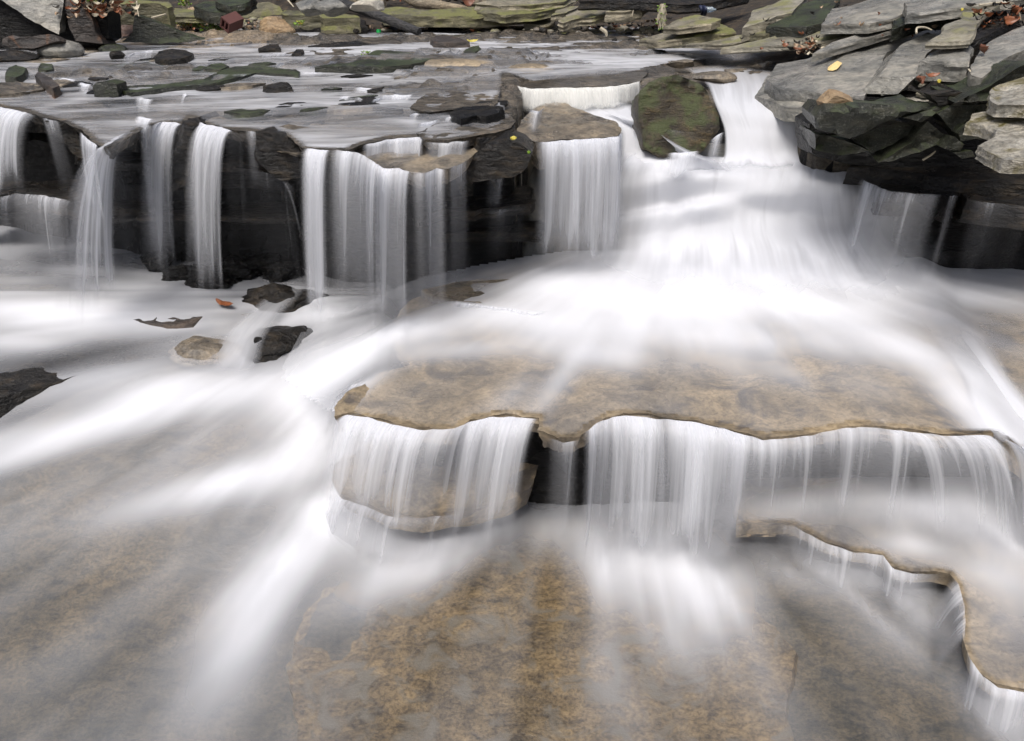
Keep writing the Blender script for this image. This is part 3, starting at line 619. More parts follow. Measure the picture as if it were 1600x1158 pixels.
# far bank plates
for nm, lab, pts, h, th, mt in [
    ('far_slab', 'big pale overhanging slab above the dark hollow on the far bank', [(872, 33), (885, 24), (915, 10), (940, 3), (965, 12), (950, 22), (930, 27), (900, 30), (880, 37)], .24, .07, 'farslab'),
    ('far_slab', 'pale ragged slab right of the far overhang', [(946, 19), (975, 4), (1000, -6), (1040, -8), (1012, 4), (1002, 14), (975, 19)], .30, .09, 'farslab'),
    ('far_slab', 'small tan wedge left of the far overhang', [(818, 37), (835, 30), (858, 27), (868, 33), (850, 39)], .10, .08, 'farslab'),
    ('far_slab', 'upper small slanting slab near the hanging plants', [(862, 24), (872, 16), (890, 10), (905, 10), (885, 20)], .24, .06, 'farslab'),
    ('far_slab', 'low rounded olive slab at the far waterline', [(735, 53), (760, 47), (800, 46), (840, 42), (868, 41), (892, 50), (862, 54), (800, 55)], .02, .05, 'olive'),
    ('far_slab', 'long thin pale plates over a black gap on the far bank', [(624, 30), (680, 25), (760, 24), (800, 24), (832, 21), (855, 27), (800, 32), (740, 37), (700, 35), (655, 33)], .12, .045, 'farslab'),
    ('far_slab', 'plate coloured black as the shade in the gap on the far bank', [(640, 44), (700, 42), (800, 40), (880, 44), (800, 48), (700, 49)], .05, .05, 'face'),  # black colour stands for the shade under the pale plates
    ('far_slab', 'olive wall of thin layers behind the long pale plates', [(590, 13), (626, 10), (664, 16), (740, 11), (775, 20), (742, 25), (660, 25), (600, 22)], .20, .10, 'olive'),
    ('far_slab', 'mossy yellow green plate near the top of the far bank', [(742, 18), (770, 12), (810, 13), (858, 6), (876, 12), (840, 20), (790, 24)], .22, .07, 'olive'),
    ('far_slab', 'topmost pale plate of the far bank', [(742, 6), (780, -3), (850, -6), (900, -8), (880, 3), (830, 8), (780, 10)], .26, .06, 'farslab'),
    ('far_slab', 'dark plate above the hanging plants', [(905, 2), (950, -8), (1100, -14), (1170, -8), (1100, 6), (1060, 8), (1000, 2)], .38, .08, 'dark'),
    ('far_slab', 'small pale slab by the driftwood at the far right waterline', [(935, 58), (960, 53), (1000, 47), (1040, 44), (1020, 52), (1000, 59), (960, 62)], .02, .05, 'farslab'),
    ('far_slab', 'olive topped square block on the left far bank', [(163, 8), (175, -2), (262, 3), (271, 10), (262, 13), (250, 6), (235, 5), (200, 7)], .40, .17, 'olive'),
    ('far_slab', 'thin pale slab behind the warm sandstone rock', [(270, 26), (272, 13), (300, 15), (362, 24), (372, 27), (330, 28)], .16, .05, 'olive'),
    ('far_slab', 'long olive square edged block left of the fallen log', [(440, 20), (445, 16), (500, 20), (555, 23), (560, 27), (505, 29), (498, 24), (445, 24)], .20, .14, 'olive'),
    ('far_slab', 'dark blocky stone at the end of the olive block', [(546, 32), (556, 28), (570, 32), (572, 42), (556, 46), (546, 44)], .10, .08, 'dark'),
    ('far_slab', 'dark slab above the warm sandstone on the far bank', [(300, 10), (320, 2), (345, 2), (376, 16), (370, 22), (325, 18)], .26, .10, 'green'),
    ('far_slab', 'dark green slab left of the domed rock', [(335, 2), (360, -6), (400, -4), (380, 6), (360, 10)], .34, .10, 'green'),
    ('far_slab', 'flat grey plate lying in the stream below the dark ledge stones', [(380, 98), (420, 84), (470, 80), (495, 78), (590, 74), (620, 80), (588, 84), (560, 96), (520, 100), (440, 103)], -.0, .03, 'upbed'),
]:
    pl = FAR if pts[0][1] < 70 else UP
    slab(nm, lab, 'rock slab', pts, pl, th, mt, h=h, jag=.02, rough=.012, lev=4, grow=.0, seg=.045, group='layered slabs of the far bank')
for nm, lab, pts, y, ln, mt, dp in [
    ('leaning_slab', 'huge leaning grey slab roofing the black hollow at top left', [(-60, -60), (60, -60), (104, -20), (98, 10), (92, 54), (70, 44), (40, 26), (12, 5), (-60, -30)], 6.3, .5, 'grey', .12),
    ('leaning_slab', 'steep rust edged dark rock right of the black hollow', [(93, -6), (132, -20), (140, 20), (150, 48), (161, 68), (118, 64), (110, 44), (103, 20)], 6.7, .3, 'rust', .3),
    ('leaning_slab', 'red brown slate slab leaning by the dead leaves', [(158, 36), (170, 28), (200, 30), (232, 46), (205, 52), (192, 68), (168, 66), (160, 50)], 7.0, .8, 'red', .15),
    ('leaning_slab', 'long dark triangular slab with a pale upper edge', [(190, 66), (206, 50), (212, 26), (226, 28), (262, 42), (318, 62), (300, 65), (240, 67)], 7.0, .4, 'green', .12),
    ('leaning_slab', 'smooth domed olive rock on the far bank', [(370, 28), (385, 14), (402, 5), (420, 3), (436, 9), (442, 20), (434, 28), (400, 30)], 8.6, .6, 'olive', .3),
    ('leaning_slab', 'long dark slab with a wavy pale rim at the far waterline', [(424, 34), (455, 40), (480, 48), (506, 41), (520, 40), (545, 47), (568, 54), (582, 64), (520, 62), (458, 61), (444, 52)], 8.0, .3, 'dark', .35),
    ('leaning_slab', 'grey brown humped rock at the mouth of the black hollow', [(2, 70), (4, 60), (20, 55), (32, 57), (50, 57), (75, 52), (86, 56), (94, 64), (70, 70), (45, 77), (20, 76)], 6.1, .4, 'rust', .25),
    ('leaning_slab', 'square dark block above the second left fall', [(148, 158), (146, 136), (152, 130), (163, 128), (182, 131), (186, 150), (178, 157), (158, 161)], 4.95, .1, 'green', .16),
]:
    slab(nm, lab, 'rock', pts, PY(y, ln), .1, mt, ext=(0, dp, -dp * .25 if dp > .2 else 0), jag=.012, rough=.02, lev=3, grow=-.01, seg=.04, group='leaning rocks of the left and far bank')
slab('hollow_wall', 'back wall of the hollow at top left, its shadow painted black', 'rock', [(-80, -60), (160, -60), (170, 60), (150, 72), (-80, 72)], PY(7.3, 0), .1, 'face', ext=(0, .2, 0), jag=.02, rough=.05, lev=2, seg=.12)  # soil wall in shadow, the shadow put into its black colour

# stones standing in the upper stream
for nm, lab, pts, h, th, mt in [
    ('stream_ledge', 'long dark crooked ledge across the upper left stream', [(188, 140), (200, 134), (262, 131), (320, 123), (345, 110), (365, 104), (400, 102), (440, 107), (470, 112), (466, 117), (400, 114), (375, 120), (330, 131), (262, 137), (205, 145)], .02, .05, 'green'),
    ('stream_ledge', 'low dark ledge stone with white water at its right', [(240, 90), (248, 80), (268, 76), (290, 78), (303, 84), (290, 90), (262, 93)], .04, .05, 'dark'),
    ('stream_ledge', 'long pale topped ledge left of centre in the upper stream', [(150, 107), (185, 100), (225, 95), (248, 92), (262, 96), (252, 104), (205, 108)], .0, .035, 'green'),
    ('stream_ledge', 'small wedge stone in the upper stream below the gravel', [(318, 107), (330, 100), (346, 98), (357, 103), (345, 108)], .02, .03, 'green'),
    ('stream_ledge', 'thin dark strip of rock above the wedge stone', [(325, 94), (345, 90), (366, 90), (350, 94)], .01, .02, 'dark'),
    ('stream_ledge', 'little dark stone below the warm boulder', [(405, 75), (422, 69), (434, 69), (438, 75)], .03, .03, 'dark'),
    ('stream_ledge', 'short stone at the end of a tiny sparkling fall', [(456, 84), (464, 77), (474, 77), (472, 82)], .02, .03, 'dark'),
    ('stream_ledge', 'low dark strip under the wavy rimmed slab', [(482, 72), (505, 68), (560, 66), (590, 69), (560, 71), (520, 72)], .01, .02, 'dark'),
    ('stream_ledge', 'dark jagged stones with a green sprout in mid stream', [(492, 104), (520, 100), (548, 98), (572, 86), (588, 78), (612, 79), (640, 82), (662, 90), (682, 92), (640, 101), (600, 104), (540, 104)], .05, .07, 'green'),
    ('stream_ledge', 'flat brown stone lying in the far stream', [(673, 62), (680, 57), (705, 56), (733, 65), (700, 67), (680, 66)], .05, .05, 'rust'),
    ('stream_ledge', 'dark stone right of a tiny curtain in the far stream', [(725, 79), (735, 73), (748, 71), (752, 77), (742, 81)], .04, .04, 'green'),
    ('stream_ledge', 'dark ragged stone strip left of centre', [(410, 135), (425, 131), (452, 131), (456, 136), (430, 138)], .02, .03, 'dark'),
    ('stream_ledge', 'thin dark lip stone above a short white spill', [(586, 138), (600, 135), (592, 141), (572, 141)], .02, .02, 'dark'),
    ('stream_ledge', 'dark notch stone between two short white spills', [(550, 156), (572, 148), (590, 155), (586, 166), (564, 163)], .0, .04, 'dark'),
    ('stream_ledge', 'black broken ledge under the flat wet plate', [(702, 176), (722, 167), (762, 165), (788, 168), (788, 174), (760, 182), (745, 180), (720, 186)], .035, .045, 'face'),
    ('stream_ledge', 'dark curved step joining the dark block', [(740, 214), (760, 206), (782, 203), (798, 192), (803, 190), (803, 203), (795, 208), (770, 214), (750, 218)], -.01, .05, 'dark'),
    ('stream_ledge', 'dark rubble shelf below the square block', [(160, 160), (186, 152), (212, 152), (212, 174), (196, 172), (178, 166)], -.015, .03, 'dark'),
    ('stream_ledge', 'speckled dark patch of rock near the middle lip', [(465, 200), (480, 192), (505, 187), (506, 192), (490, 200), (474, 203)], -.01, .02, 'dark'),
    ('stream_ledge', 'flat grey plate at the left edge with a dark rim', [(-40, 148), (-40, 130), (30, 128), (70, 132), (66, 140), (20, 146)], .015, .03, 'upbed'),
    ('stream_ledge', 'small wedge of tan rock leaning at the left', [(54, 118), (60, 112), (80, 122), (93, 134), (82, 138), (66, 128)], .05, .05, 'rust'),
    ('stream_ledge', 'tiny dark stone with a bright wet face', [(60, 106), (64, 98), (80, 100), (84, 108), (72, 110)], .03, .03, 'green'),
    ('stream_ledge', 'dark humped stone at the left edge of the stream', [(8, 118), (12, 106), (22, 102), (40, 106), (36, 116), (24, 121)], .04, .05, 'green'),
]:
    slab(nm, lab, 'stone', pts, UP, th + .02, mt, h=h + .013, jag=.010, rough=.010, lev=3, grow=.01, seg=.022, group='dark stones breaking the upper stream')
rs = random.Random(11)
for k in range(40):
    px = rs.uniform(60, 760); py = rs.uniform(74, 178)
    if 150 < px < 300 and py > 150: continue
    if px < 130 and py > 140: continue
    L_ = rs.uniform(10, 34) * (.6 + py / 220); hh = rs.uniform(1.2, 3.0) * (.5 + py / 150); sk = rs.uniform(-.18, .05) * L_
    pts = [(px - L_, py + .3 * hh - sk), (px - .55 * L_, py - hh * rs.uniform(.4, 1) - .5 * sk), (px, py - hh), (px + .5 * L_, py - hh * rs.uniform(.5, 1.1) + .5 * sk), (px + L_, py + sk), (px + .4 * L_, py + .8 * hh + .4 * sk), (px - .4 * L_, py + .9 * hh - .4 * sk)]
    slab('slate_sliver', 'thin dark slate sliver just breaking the surface of the upper stream', 'stone', pts, UP, .03, rs.choice(['dark', 'green', 'face', 'lip']), h=rs.uniform(.012, .024), jag=.014, rough=.006, lev=2, grow=.01, seg=.025, group='thin slate slivers of the upper stream')
for lab, px, py, w, d, hg, mt, pl, soft in [
    ('dark angular stone in the corner of the upper left stream', 137, 76, .26, .2, .13, 'rust', UP, 0),
    ('blue grey wet stone with water parting round it', 98, 90, .36, .3, .13, 'grey', UP, 1),
    ('low dark pointed stone near the left bank', 178, 82, .24, .16, .07, 'green', UP, 0),
    ('small dark cube of stone left of the little fall', 184, 93, .13, .1, .08, 'dark', UP, 0),
    ('broken shiny heap of rock at the left edge', 12, 96, .5, .3, .08, 'dark', UP, 0),
    ('warm yellow sandstone rock among the green sprouts', 308, 33, .30, .22, .15, 'warm', FAR, 0),
    ('grey pebble in front of the warm sandstone rock', 310, 41, .09, .07, .06, 'grey', FAR, 0),
    ('warm orange boulder at the far waterline', 430, 60, .42, .25, .19, 'warm', FAR, 0),
    ('rounded grey rock on the olive block', 486, 21, .26, .2, .09, 'grey', PL(1.86), 0),
    ('second grey rock right of the rounded one', 520, 22, .24, .16, .09, 'grey', PL(1.86), 0),
    ('white pale rock beside the fallen log', 575, 14, .26, .16, .09, 'white', PL(1.9), 0),
    ('little dark rock under the driftwood end', 500, 60, .2, .12, .06, 'green', FAR, 0),
    ('small brown wet stone on top of the upper stream right of centre', 1112, 128, .34, .2, .07, 'lip', UP, 0),
    ('mottled brown stone nearest the right bank slabs', 1150, 116, .2, .14, .05, 'lip', UP, 0),
    ('drowned pale brown stone right of the flat water', 1064, 104, .28, .16, .05, 'lip', UP, 0),
    ('dark wet hump above the pale upper plate', 828, 116, .34, .22, .07, 'brown', UP, 1),
    ('drowned grey hump in mid stream', 712, 108, .7, .25, .07, 'brown', UP, 1),
    ('pebble by the driftwood at the far water', 905, 54, .10, .08, .05, 'white', FAR, 0),
    ('pinkish pebble on the low far right slab', 987, 62, .08, .06, .05, 'white', FAR, 0),
]:
    boulder('stream_stone', lab, 'stone', px, py, pl, w, d, hg, mt, rough=.05, cut=9, soft=bool(soft), sub=4, sink=.22)
rs = random.Random(3)
for k in range(26):
    px = rs.uniform(600, 1050); py = rs.choice([57, 58, 59, 64, 65, 66]) + rs.uniform(-1, 1)
    boulder('small_stone', 'one of the many tiny dark stones lining the far riffle', 'stone', px, py, UP, rs.uniform(.05, .13), .06, rs.uniform(.02, .045), 'dark', sub=2, cut=4, group='tiny dark stones in the far riffle')

# ------------------------------------------------------------------ wood, leaves, small finds
def tube(name, label, cat, pts, rad, mat, group=None, sides=12, parent=None, knob=.15):
    """pts: world points, rad: radius per point"""
    P = np.array([list(p) for p in pts]); n = len(P); m = max(8, 7 * n); t = np.linspace(0, n - 1, m)
    C = catmull(P, t); rr = np.interp(t, range(n), rad); V = []
    for k in range(m):
        d = C[min(k + 1, m - 1)] - C[max(k - 1, 0)]; d = Vector(d).normalized()
        a = d.cross(Vector((0, 0, 1)) if abs(d.z) < .9 else Vector((1, 0, 0))).normalized(); b_ = d.cross(a)
        for q in range(sides):
            an = 2 * math.pi * q / sides
            r = rr[k] * (1 + knob * mn.noise(Vector(C[k]) * 3 + Vector((math.cos(an), math.sin(an), 0)) * 1.5))
            V.append(tuple(Vector(C[k]) + (a * math.cos(an) + b_ * math.sin(an)) * r))
    Fs = []
    for k in range(m - 1):
        for q in range(sides): Fs.append((k * sides + q, k * sides + (q + 1) % sides, (k + 1) * sides + (q + 1) % sides, (k + 1) * sides + q))
    Fs.append(tuple(range(sides))[::-1]); Fs.append(tuple((m - 1) * sides + q for q in range(sides)))
    return link(name, V, Fs, mat, parent, label, cat, group, sharp=50)
def Y(px, py, y): return PY(y).pt(px, py)
tube('fallen_log', 'straight dark fallen log slanting into the far water', 'log', [Y(440, -26, 9.0), Y(520, 0, 8.7), Y(590, 24, 8.4), Y(655, 50, 8.1)], [.045, .046, .044, .036], 'wood')
tube('pale_log', 'pale crooked log lying on the far bank', 'log', [Y(632, -6, 9.6), Y(650, 3, 9.5), Y(680, 8, 9.4), Y(705, 11, 9.3), Y(738, 15, 9.2)], [.05, .055, .05, .04, .02], 'palewood')
tube('pale_log', 'short pale log at the top of the far bank', 'log', [Y(725, 3, 9.8), Y(760, 6, 9.8), Y(790, 5, 9.8)], [.03, .035, .02], 'palewood')
tube('pale_log', 'brown log end above the white rock', 'log', [Y(530, -2, 9.6), Y(570, 3, 9.5), Y(600, 7, 9.4)], [.05, .05, .04], 'palewood')
for lab, pp, r in [
    ('pale split stick above the green sprouts', [Y(238, 28, 7.6), Y(259, 22, 7.5)], .012),
    ('thin hanging twig over the olive block', [Y(213, -8, 7.4), Y(214, 10, 7.3), Y(217, 26, 7.2)], .006),
    ('bent pale twig on the grey slab', [Y(1432, 52, 5.0), Y(1433, 44, 5.05), Y(1445, 43, 5.1), Y(1456, 47, 5.1)], .006),
    ('thin red brown stem lying across the top right corner', [Y(1530, 8, 5.0), Y(1560, 4, 5.0), Y(1590, 6, 5.0)], .004),
    ('curved dry grass stem at the right edge', [Y(1580, 8, 4.9), Y(1592, 20, 4.9), Y(1595, 32, 4.9)], .004),
    ('thin brown stalk standing in the crack of the tan step', [Y(1513, 108, 4.1), Y(1519, 116, 4.08), Y(1524, 127, 4.05)], .004),
    ('little forked driftwood at the far right waterline', [Y(938, 44, 7.8), Y(946, 50, 7.8), Y(948, 57, 7.8)], .018),
    ('short pale root hanging below the far overhang', [Y(990, 14, 8.2), Y(988, 24, 8.2), Y(985, 38, 8.2)], .006),
    ('grey bare twig standing on the pale bend slab', [Y(1073, 34, 7.0), Y(1076, 42, 7.0), Y(1079, 49, 7.0)], .008),
    ('dark twig under the olive slab on the left bank', [Y(174, 14, 7.4), Y(188, 8, 7.4)], .008),
    ('drooping straw by the black cleft', [Y(1442, 250, 4.0), Y(1455, 242, 4.0), Y(1462, 236, 4.0)], .005),
    ('thin stick between the far rocks left of the log', [Y(448, -2, 8.6), Y(459, 11, 8.5)], .009),
]:
    tube('twig', lab, 'twig', pp, [r] * (len(pp) - 1) + [r * .5], 'twig', sides=6)
def leaf_mesh(c, ln, wd, rz, tiltv, curl, n=8):
    V, Fs = [], []
    for i in range(n + 1):
        t = i / n; w = wd * math.sin(math.pi * min(1, t * .93 + .04)) ** .8 * (1 + .12 * math.sin(i * 2.7))
        x = (t - .5) * ln; z = curl * ln * (4 * (t - .5) ** 2)
        for s in (-1, -.5, 0, .5, 1): V.append((x, s * w * .5, z + .25 * curl * ln * s * s + .004 * math.sin(i + s * 3)))
    for i in range(n):
        for j in range(4): Fs.append((i * 5 + j, i * 5 + j + 1, i * 5 + j + 6, i * 5 + j + 5))
    out = []
    cr, sr = math.cos(rz), math.sin(rz); ct, st = math.cos(tiltv), math.sin(tiltv)
    for x, y, z in V:
        y, z = y * ct - z * st, y * st + z * ct
        out.append((c[0] + x * cr - y * sr, c[1] + x * sr + y * cr, c[2] + z))
    return out, Fs
def leaf(lab, px, py, plane, ln, wd, rz, mat, h=.02, tilt=.3, curl=.15, name='fallen_leaf'):
    c = plane.pt(px, py, h); V, Fs = leaf_mesh(c, ln, wd, rz, tilt, curl)
    o = link(name, V, Fs, mat, None, lab, 'leaf', 'fallen leaves on the rocks', sharp=None)
    m = o.modifiers.new('t', 'SOLIDIFY'); m.thickness = .0015; return o
leaf('brown leaf caught on the black rock behind the left falls', 352, 476, PL(.515), .13, .045, -.5, 'leafbrown', .0, .12)
leaf('big curled red brown leaf on the pale crusted plate', 1582, 143, PY(3.75), .17, .07, .6, 'leafbrown', .02, 1.0, .3)
leaf('orange leaf in the crack right of the square block', 1532, 78, PY(4.3), .09, .05, 1.2, 'leafred', .02, 1.0, .3)
leaf('rust coloured leaf below the square grey block', 1435, 127, PY(4.25), .08, .05, .9, 'leafred', .02, .8, .3)
leaf('dark curled leaves under the square grey block', 1455, 119, PY(4.3), .08, .03, .2, 'leafbrown', .02, .5, .2)
leaf('tan leaf at the top right corner among stems', 1582, 18, PY(4.9), .12, .06, .9, 'leafbrown', .02, 1.0, .3)
leaf('brown leaf wedged deep in the top right crack', 1572, 34, PY(4.8), .12, .05, .4, 'leafbrown', .02, 1.0, .3)
leaf('yellow leaf dot on the flat tan step', 1467, 127, PY(4.2), .02, .02, 0, 'leafyellow', .02, 1.2, .1)
leaf('tiny yellow leaf on the thin tilted plate', 1503, 15, PY(4.75), .016, .016, 0, 'leafyellow', .01, 1.0, .1)
leaf('orange leaf high on the far bank', 730, 4, PY(9.2), .14, .1, .5, 'leafred', .02, 1.0, .3)
leaf('yellow green leaf stuck on the flat brown stone', 738, 65, UP, .10, .03, .2, 'leafyellow', .03, .6, .2)
leaf('small green yellow leaf on top of the dark middle block', 802, 216, PY(3.74), .03, .02, .3, 'leafyellow', .01, .9, .1)
leaf('little green leaf at the right edge of the dark middle block', 826, 238, PY(3.7), .014, .014, .3, 'leafgreen', .0, 1.2, .1)
leaf('orange scrap of leaf hanging below the jagged pale plate', 1541, 252, PY(3.85), .045, .02, 1.4, 'leafred', .0, 1.2, .1)
slab('wood_chip', 'bright yellow wood chip lying on the broad grey slab', 'wood chip', [(1299, 105), (1300, 101), (1308, 95), (1311, 96), (1306, 102), (1302, 106)], BANK, .012, 'chip', h=.045, jag=.001, rough=0, lev=2, seg=.01)
slab('sunken_slab', 'pinkish brown curved stone rim under the left foam', 'rock', [(160, 482), (180, 494), (220, 502), (262, 507), (300, 506), (320, 494), (290, 484), (220, 478)], PL(.478), .03, 'rust', jag=.004, lev=2, seg=.02)
# heaps of dead leaves: each a mass of leaf scraps
def litter(lab, px, py, plane, n, spread, hgt, mats, size=.04, name='leaf_litter', kind='stuff', seed=1):
    rr = random.Random(seed); c = plane.pt(px, py, 0); V, Fs, mi_ = [], [], []
    for k in range(n):
        p = (c.x + rr.gauss(0, spread[0]), c.y + rr.gauss(0, spread[1]), c.z + abs(rr.gauss(0, hgt)))
        v, f = leaf_mesh(p, size * rr.uniform(.6, 1.4), size * .5 * rr.uniform(.6, 1.3), rr.uniform(0, 6.3), rr.uniform(-1.3, 1.3), rr.uniform(.1, .5), 4)
        b = len(V); V += v; Fs += [tuple(i + b for i in q) for q in f]; mi_ += [rr.randrange(len(mats))] * len(f)
    o = link(name, V, Fs, mats[0], None, lab, 'leaves' if kind == 'stuff' else 'plant', None, kind, sharp=None)
    for m in mats[1:]: o.data.materials.append(M[m])
    o.data.polygons.foreach_set('material_index', mi_); return o
litter('clump of dead leaves washed up on the grey slabs', 1260, 84, BANK, 70, (.05, .06), .05, ['leafbrown', 'dark', 'leaftan', 'twig'], .045, seed=2)
litter('dead leaves in the narrow gap above the broad slab', 1347, 60, BANK, 40, (.05, .03), .04, ['leafbrown', 'dark', 'leafred'], .04, seed=3)
litter('strip of leaf scraps along the tan slab edge', 1232, 78, BANK, 40, (.09, .02), .03, ['leafbrown', 'dark', 'leaftan'], .03, seed=4)
litter('heap of dead brown leaves between the left bank rocks', 165, 25, PY(7.2), 130, (.14, .1), .12, ['leafbrown', 'dark', 'twig', 'leaftan'], .07, seed=5)
litter('brown leaves in the corner crack at the top right', 1560, 45, PY(4.85), 60, (.09, .04), .08, ['leafbrown', 'dark', 'dark'], .045, seed=6)
litter('brown leaf litter along the top of the far bank', 640, 2, PY(9.9), 260, (1.0, .2), .1, ['leafbrown', 'dark', 'leaftan'], .09, seed=7)
litter('dead leaves under the far right overhang', 960, 45, PY(8.8), 90, (.4, .1), .05, ['leafbrown', 'dark', 'leaftan'], .06, seed=8)
def pebbles(lab, boxes, n, seed, mats):
    rr = random.Random(seed); V, Fs, mm = [], [], []
    bm = bmesh.new(); bmesh.ops.create_icosphere(bm, subdivisions=2, radius=1); base = [v.co.copy() for v in bm.verts]; bf = [tuple(q.index for q in f.verts) for f in bm.faces]; bm.free()
    for k in range(n):
        x0, y0, x1, y1, pl = rr.choice(boxes); c = pl.pt(rr.uniform(x0, x1), rr.uniform(y0, y1)); z = max(c.z, float(bed_z(np.array(c.x), np.array(c.y))))
        r = rr.uniform(.012, .045); sx, sy, sz = rr.uniform(.7, 1.4), rr.uniform(.7, 1.3), rr.uniform(.4, .8); q = len(V); o = Vector((rr.uniform(0, 99), 0, 0))
        for p in base:
            f = r * (1 + .25 * mn.noise(p * 1.4 + o)); V.append((c.x + p.x * f * sx, c.y + p.y * f * sy, z + p.z * f * sz + r * .2))
        Fs += [tuple(i + q for i in f) for f in bf]; mm += [rr.randrange(len(mats))] * len(bf)
    o = link('pebbles', V, Fs, mats[0], None, lab, 'pebbles', None, 'stuff', sharp=None)
    for m in mats[1:]: o.data.materials.append(M[m])
    o.data.polygons.foreach_set('material_index', mm)
pebbles('small tan and grey pebbles scattered over the gravel patch on the left bank', [(235, 40, 410, 60, FAR), (380, 30, 480, 58, FAR)], 240, 5, ['warm', 'lip', 'tanslab', 'dark', 'farslab'])
pebbles('loose stone chips along the far waterline', [(600, 50, 1000, 60, FAR), (880, 44, 1060, 62, FAR)], 200, 6, ['farslab', 'dark', 'tanslab', 'lip'])
litter('brown leaf scraps caught along the far waterline', 560, 46, FAR, 120, (.9, .12), .02, ['leafbrown', 'dark', 'leaftan'], .05, seed=12)
litter('leaf scraps and twigs among the gravel of the left bank', 350, 42, FAR, 110, (.35, .2), .02, ['leafbrown', 'dark', 'leaftan', 'twig'], .045, seed=13)
litter('brown leaves lying in the joints of the right bank slabs', 1440, 60, BANK, 70, (.5, .25), .12, ['leafbrown', 'dark', 'leaftan'], .035, seed=14)
def plant(lab, px, py, plane, n, hgt, spread, seed, leafsz=.04, droop=False, mats=('leafgreen', 'leafyellow')):
    rr = random.Random(seed); c = plane.pt(px, py, 0)
    e = bpy.data.objects.new('small_plant', None); scene.collection.objects.link(e); e.location = c
    e['label'] = lab; e['category'] = 'plant'; e['group'] = 'small plants of the banks'
    bpy.context.view_layer.update() if False else None
    V, Fs, m2 = [], [], []; SV, SF = [], []
    for k in range(n):
        a = rr.uniform(0, 6.28); r = spread * math.sqrt(rr.random()); hh = hgt * rr.uniform(.3, 1)
        if droop: hh = -hgt * rr.random()
        b = (c.x + r * math.cos(a), c.y + r * .5 * math.sin(a), c.z + hh)
        v, f = leaf_mesh(b, leafsz * rr.uniform(.7, 1.3), leafsz * .5, rr.uniform(0, 6.3), rr.uniform(-.8, .8), .15, 4)
        q = len(V); V += v; Fs += [tuple(i + q for i in w) for w in f]; m2 += [0 if rr.random() < .8 else 1] * len(f)
        w = .0025; base = (c.x + .4 * r * math.cos(a), c.y + .2 * r * math.sin(a), c.z)
        q = len(SV); SV += [(base[0] - w, base[1], base[2]), (base[0] + w, base[1], base[2]), (b[0] + w, b[1], b[2]), (b[0] - w, b[1], b[2]), (base[0], base[1] + w, base[2]), (b[0], b[1] + w, b[2])]
        SF += [(q, q + 1, q + 2, q + 3), (q + 1, q + 4, q + 5, q + 2), (q + 4, q, q + 3, q + 5)]
    e.matrix_basis = e.matrix_basis
    for nm, vv, ff, mt, mm in (('foliage', V, Fs, mats[0], m2), ('stem', SV, SF, 'twig', None)):
        vv = (np.array(vv) - np.array(c)); me = bpy.data.meshes.new(nm); me.from_pydata(vv.tolist(), [], ff); me.update()
        me.materials.append(M[mt]); o = bpy.data.objects.new(nm, me); scene.collection.objects.link(o); o.parent = e
        if mm: me.materials.append(M[mats[1]]); me.polygons.foreach_set('material_index', mm)
    return e
k = 0
for lab, px, py in [('leafy green sprout nearest the pale split stick', 262, 36), ('second sprout clump along the gravel patch', 285, 40), ('spreading sprouts beside the grey pebble', 298, 45), ('green sprouts in the middle of the gravel', 322, 48), ('lowest sprout clump by the hollow brick', 335, 52), ('yellowish sprouts under the warm sandstone rock', 275, 34), ('single sprout at the water side of the gravel', 352, 56)]:
    plant(lab, px, py, FAR, 45, .07, .13, 40 + k, .04); k += 1
plant('green shoots on the olive slab left of the dark slab', 290, 14, FAR, 30, .12, .07, 60, .05)
plant('bright green leaf tuft over the left bank leaves', 148, 14, PY(7.2), 22, .1, .08, 61, .06)
plant('tiny bright sprout on the dark jagged mid stream stones', 571, 100, UP, 14, .09, .03, 62, .03)
plant('leafy plant hanging in front of the dark far hollow', 1036, 6, PY(7.9), 70, .22, .05, 63, .022, True, ('leafgreen', 'leaftan'))
plant('green weeds at the top of the far bank', 886, 12, PY(9.2), 50, .15, .14, 64, .05)
plant('straw coloured weeds on the pale overhang', 945, 14, PY(8.9), 70, .2, .14, 65, .05, False, ('leafyellow', 'leaftan'))
plant('yellow green moss tuft above the long pale plates', 770, 18, PY(9.3), 60, .05, .3, 66, .04, False, ('leafyellow', 'leafgreen'))
plant('small green tuft by the olive block', 468, 42, PY(8.4), 16, .05, .05, 67, .04)

# hollow red brick
c = PY(7.55).pt(380, 46)
def brick():
    bm = bmesh.new(); L, W, H_, tk = .17, .10, .10, .015
    def box(x0, x1, y0, y1, z0, z1):
        r = bmesh.ops.create_cube(bm, size=1)
        for v in r['verts']: v.co = Vector(((x0 + x1) / 2 + v.co.x * (x1 - x0), (y0 + y1) / 2 + v.co.y * (y1 - y0), (z0 + z1) / 2 + v.co.z * (z1 - z0)))
    box(0, L, 0, tk, 0, H_); box(0, L, W - tk, W, 0, H_); box(0.001, L - .001, tk, W - tk, 0, tk); box(.001, L - .001, tk, W - tk, H_ - tk, H_); box(.003, L - .003, W / 2 - tk / 2, W / 2 + tk / 2, tk, H_ - tk)
    V = []
    for v in bm.verts:
        p = v.co.copy(); p.rotate(__import__('mathutils').Euler((R(35), R(-12), R(58)))); V.append((p.x + c.x - .12, p.y + c.y - .05, p.z + c.z - .03))
    Fs = [tuple(q.index for q in f.verts) for f in bm.faces]; bm.free(); return V, Fs
V, Fs = brick(); link('hollow_brick', V, Fs, 'brick', None, 'broken hollow red brick lying at the far water edge', 'brick', smooth=False)
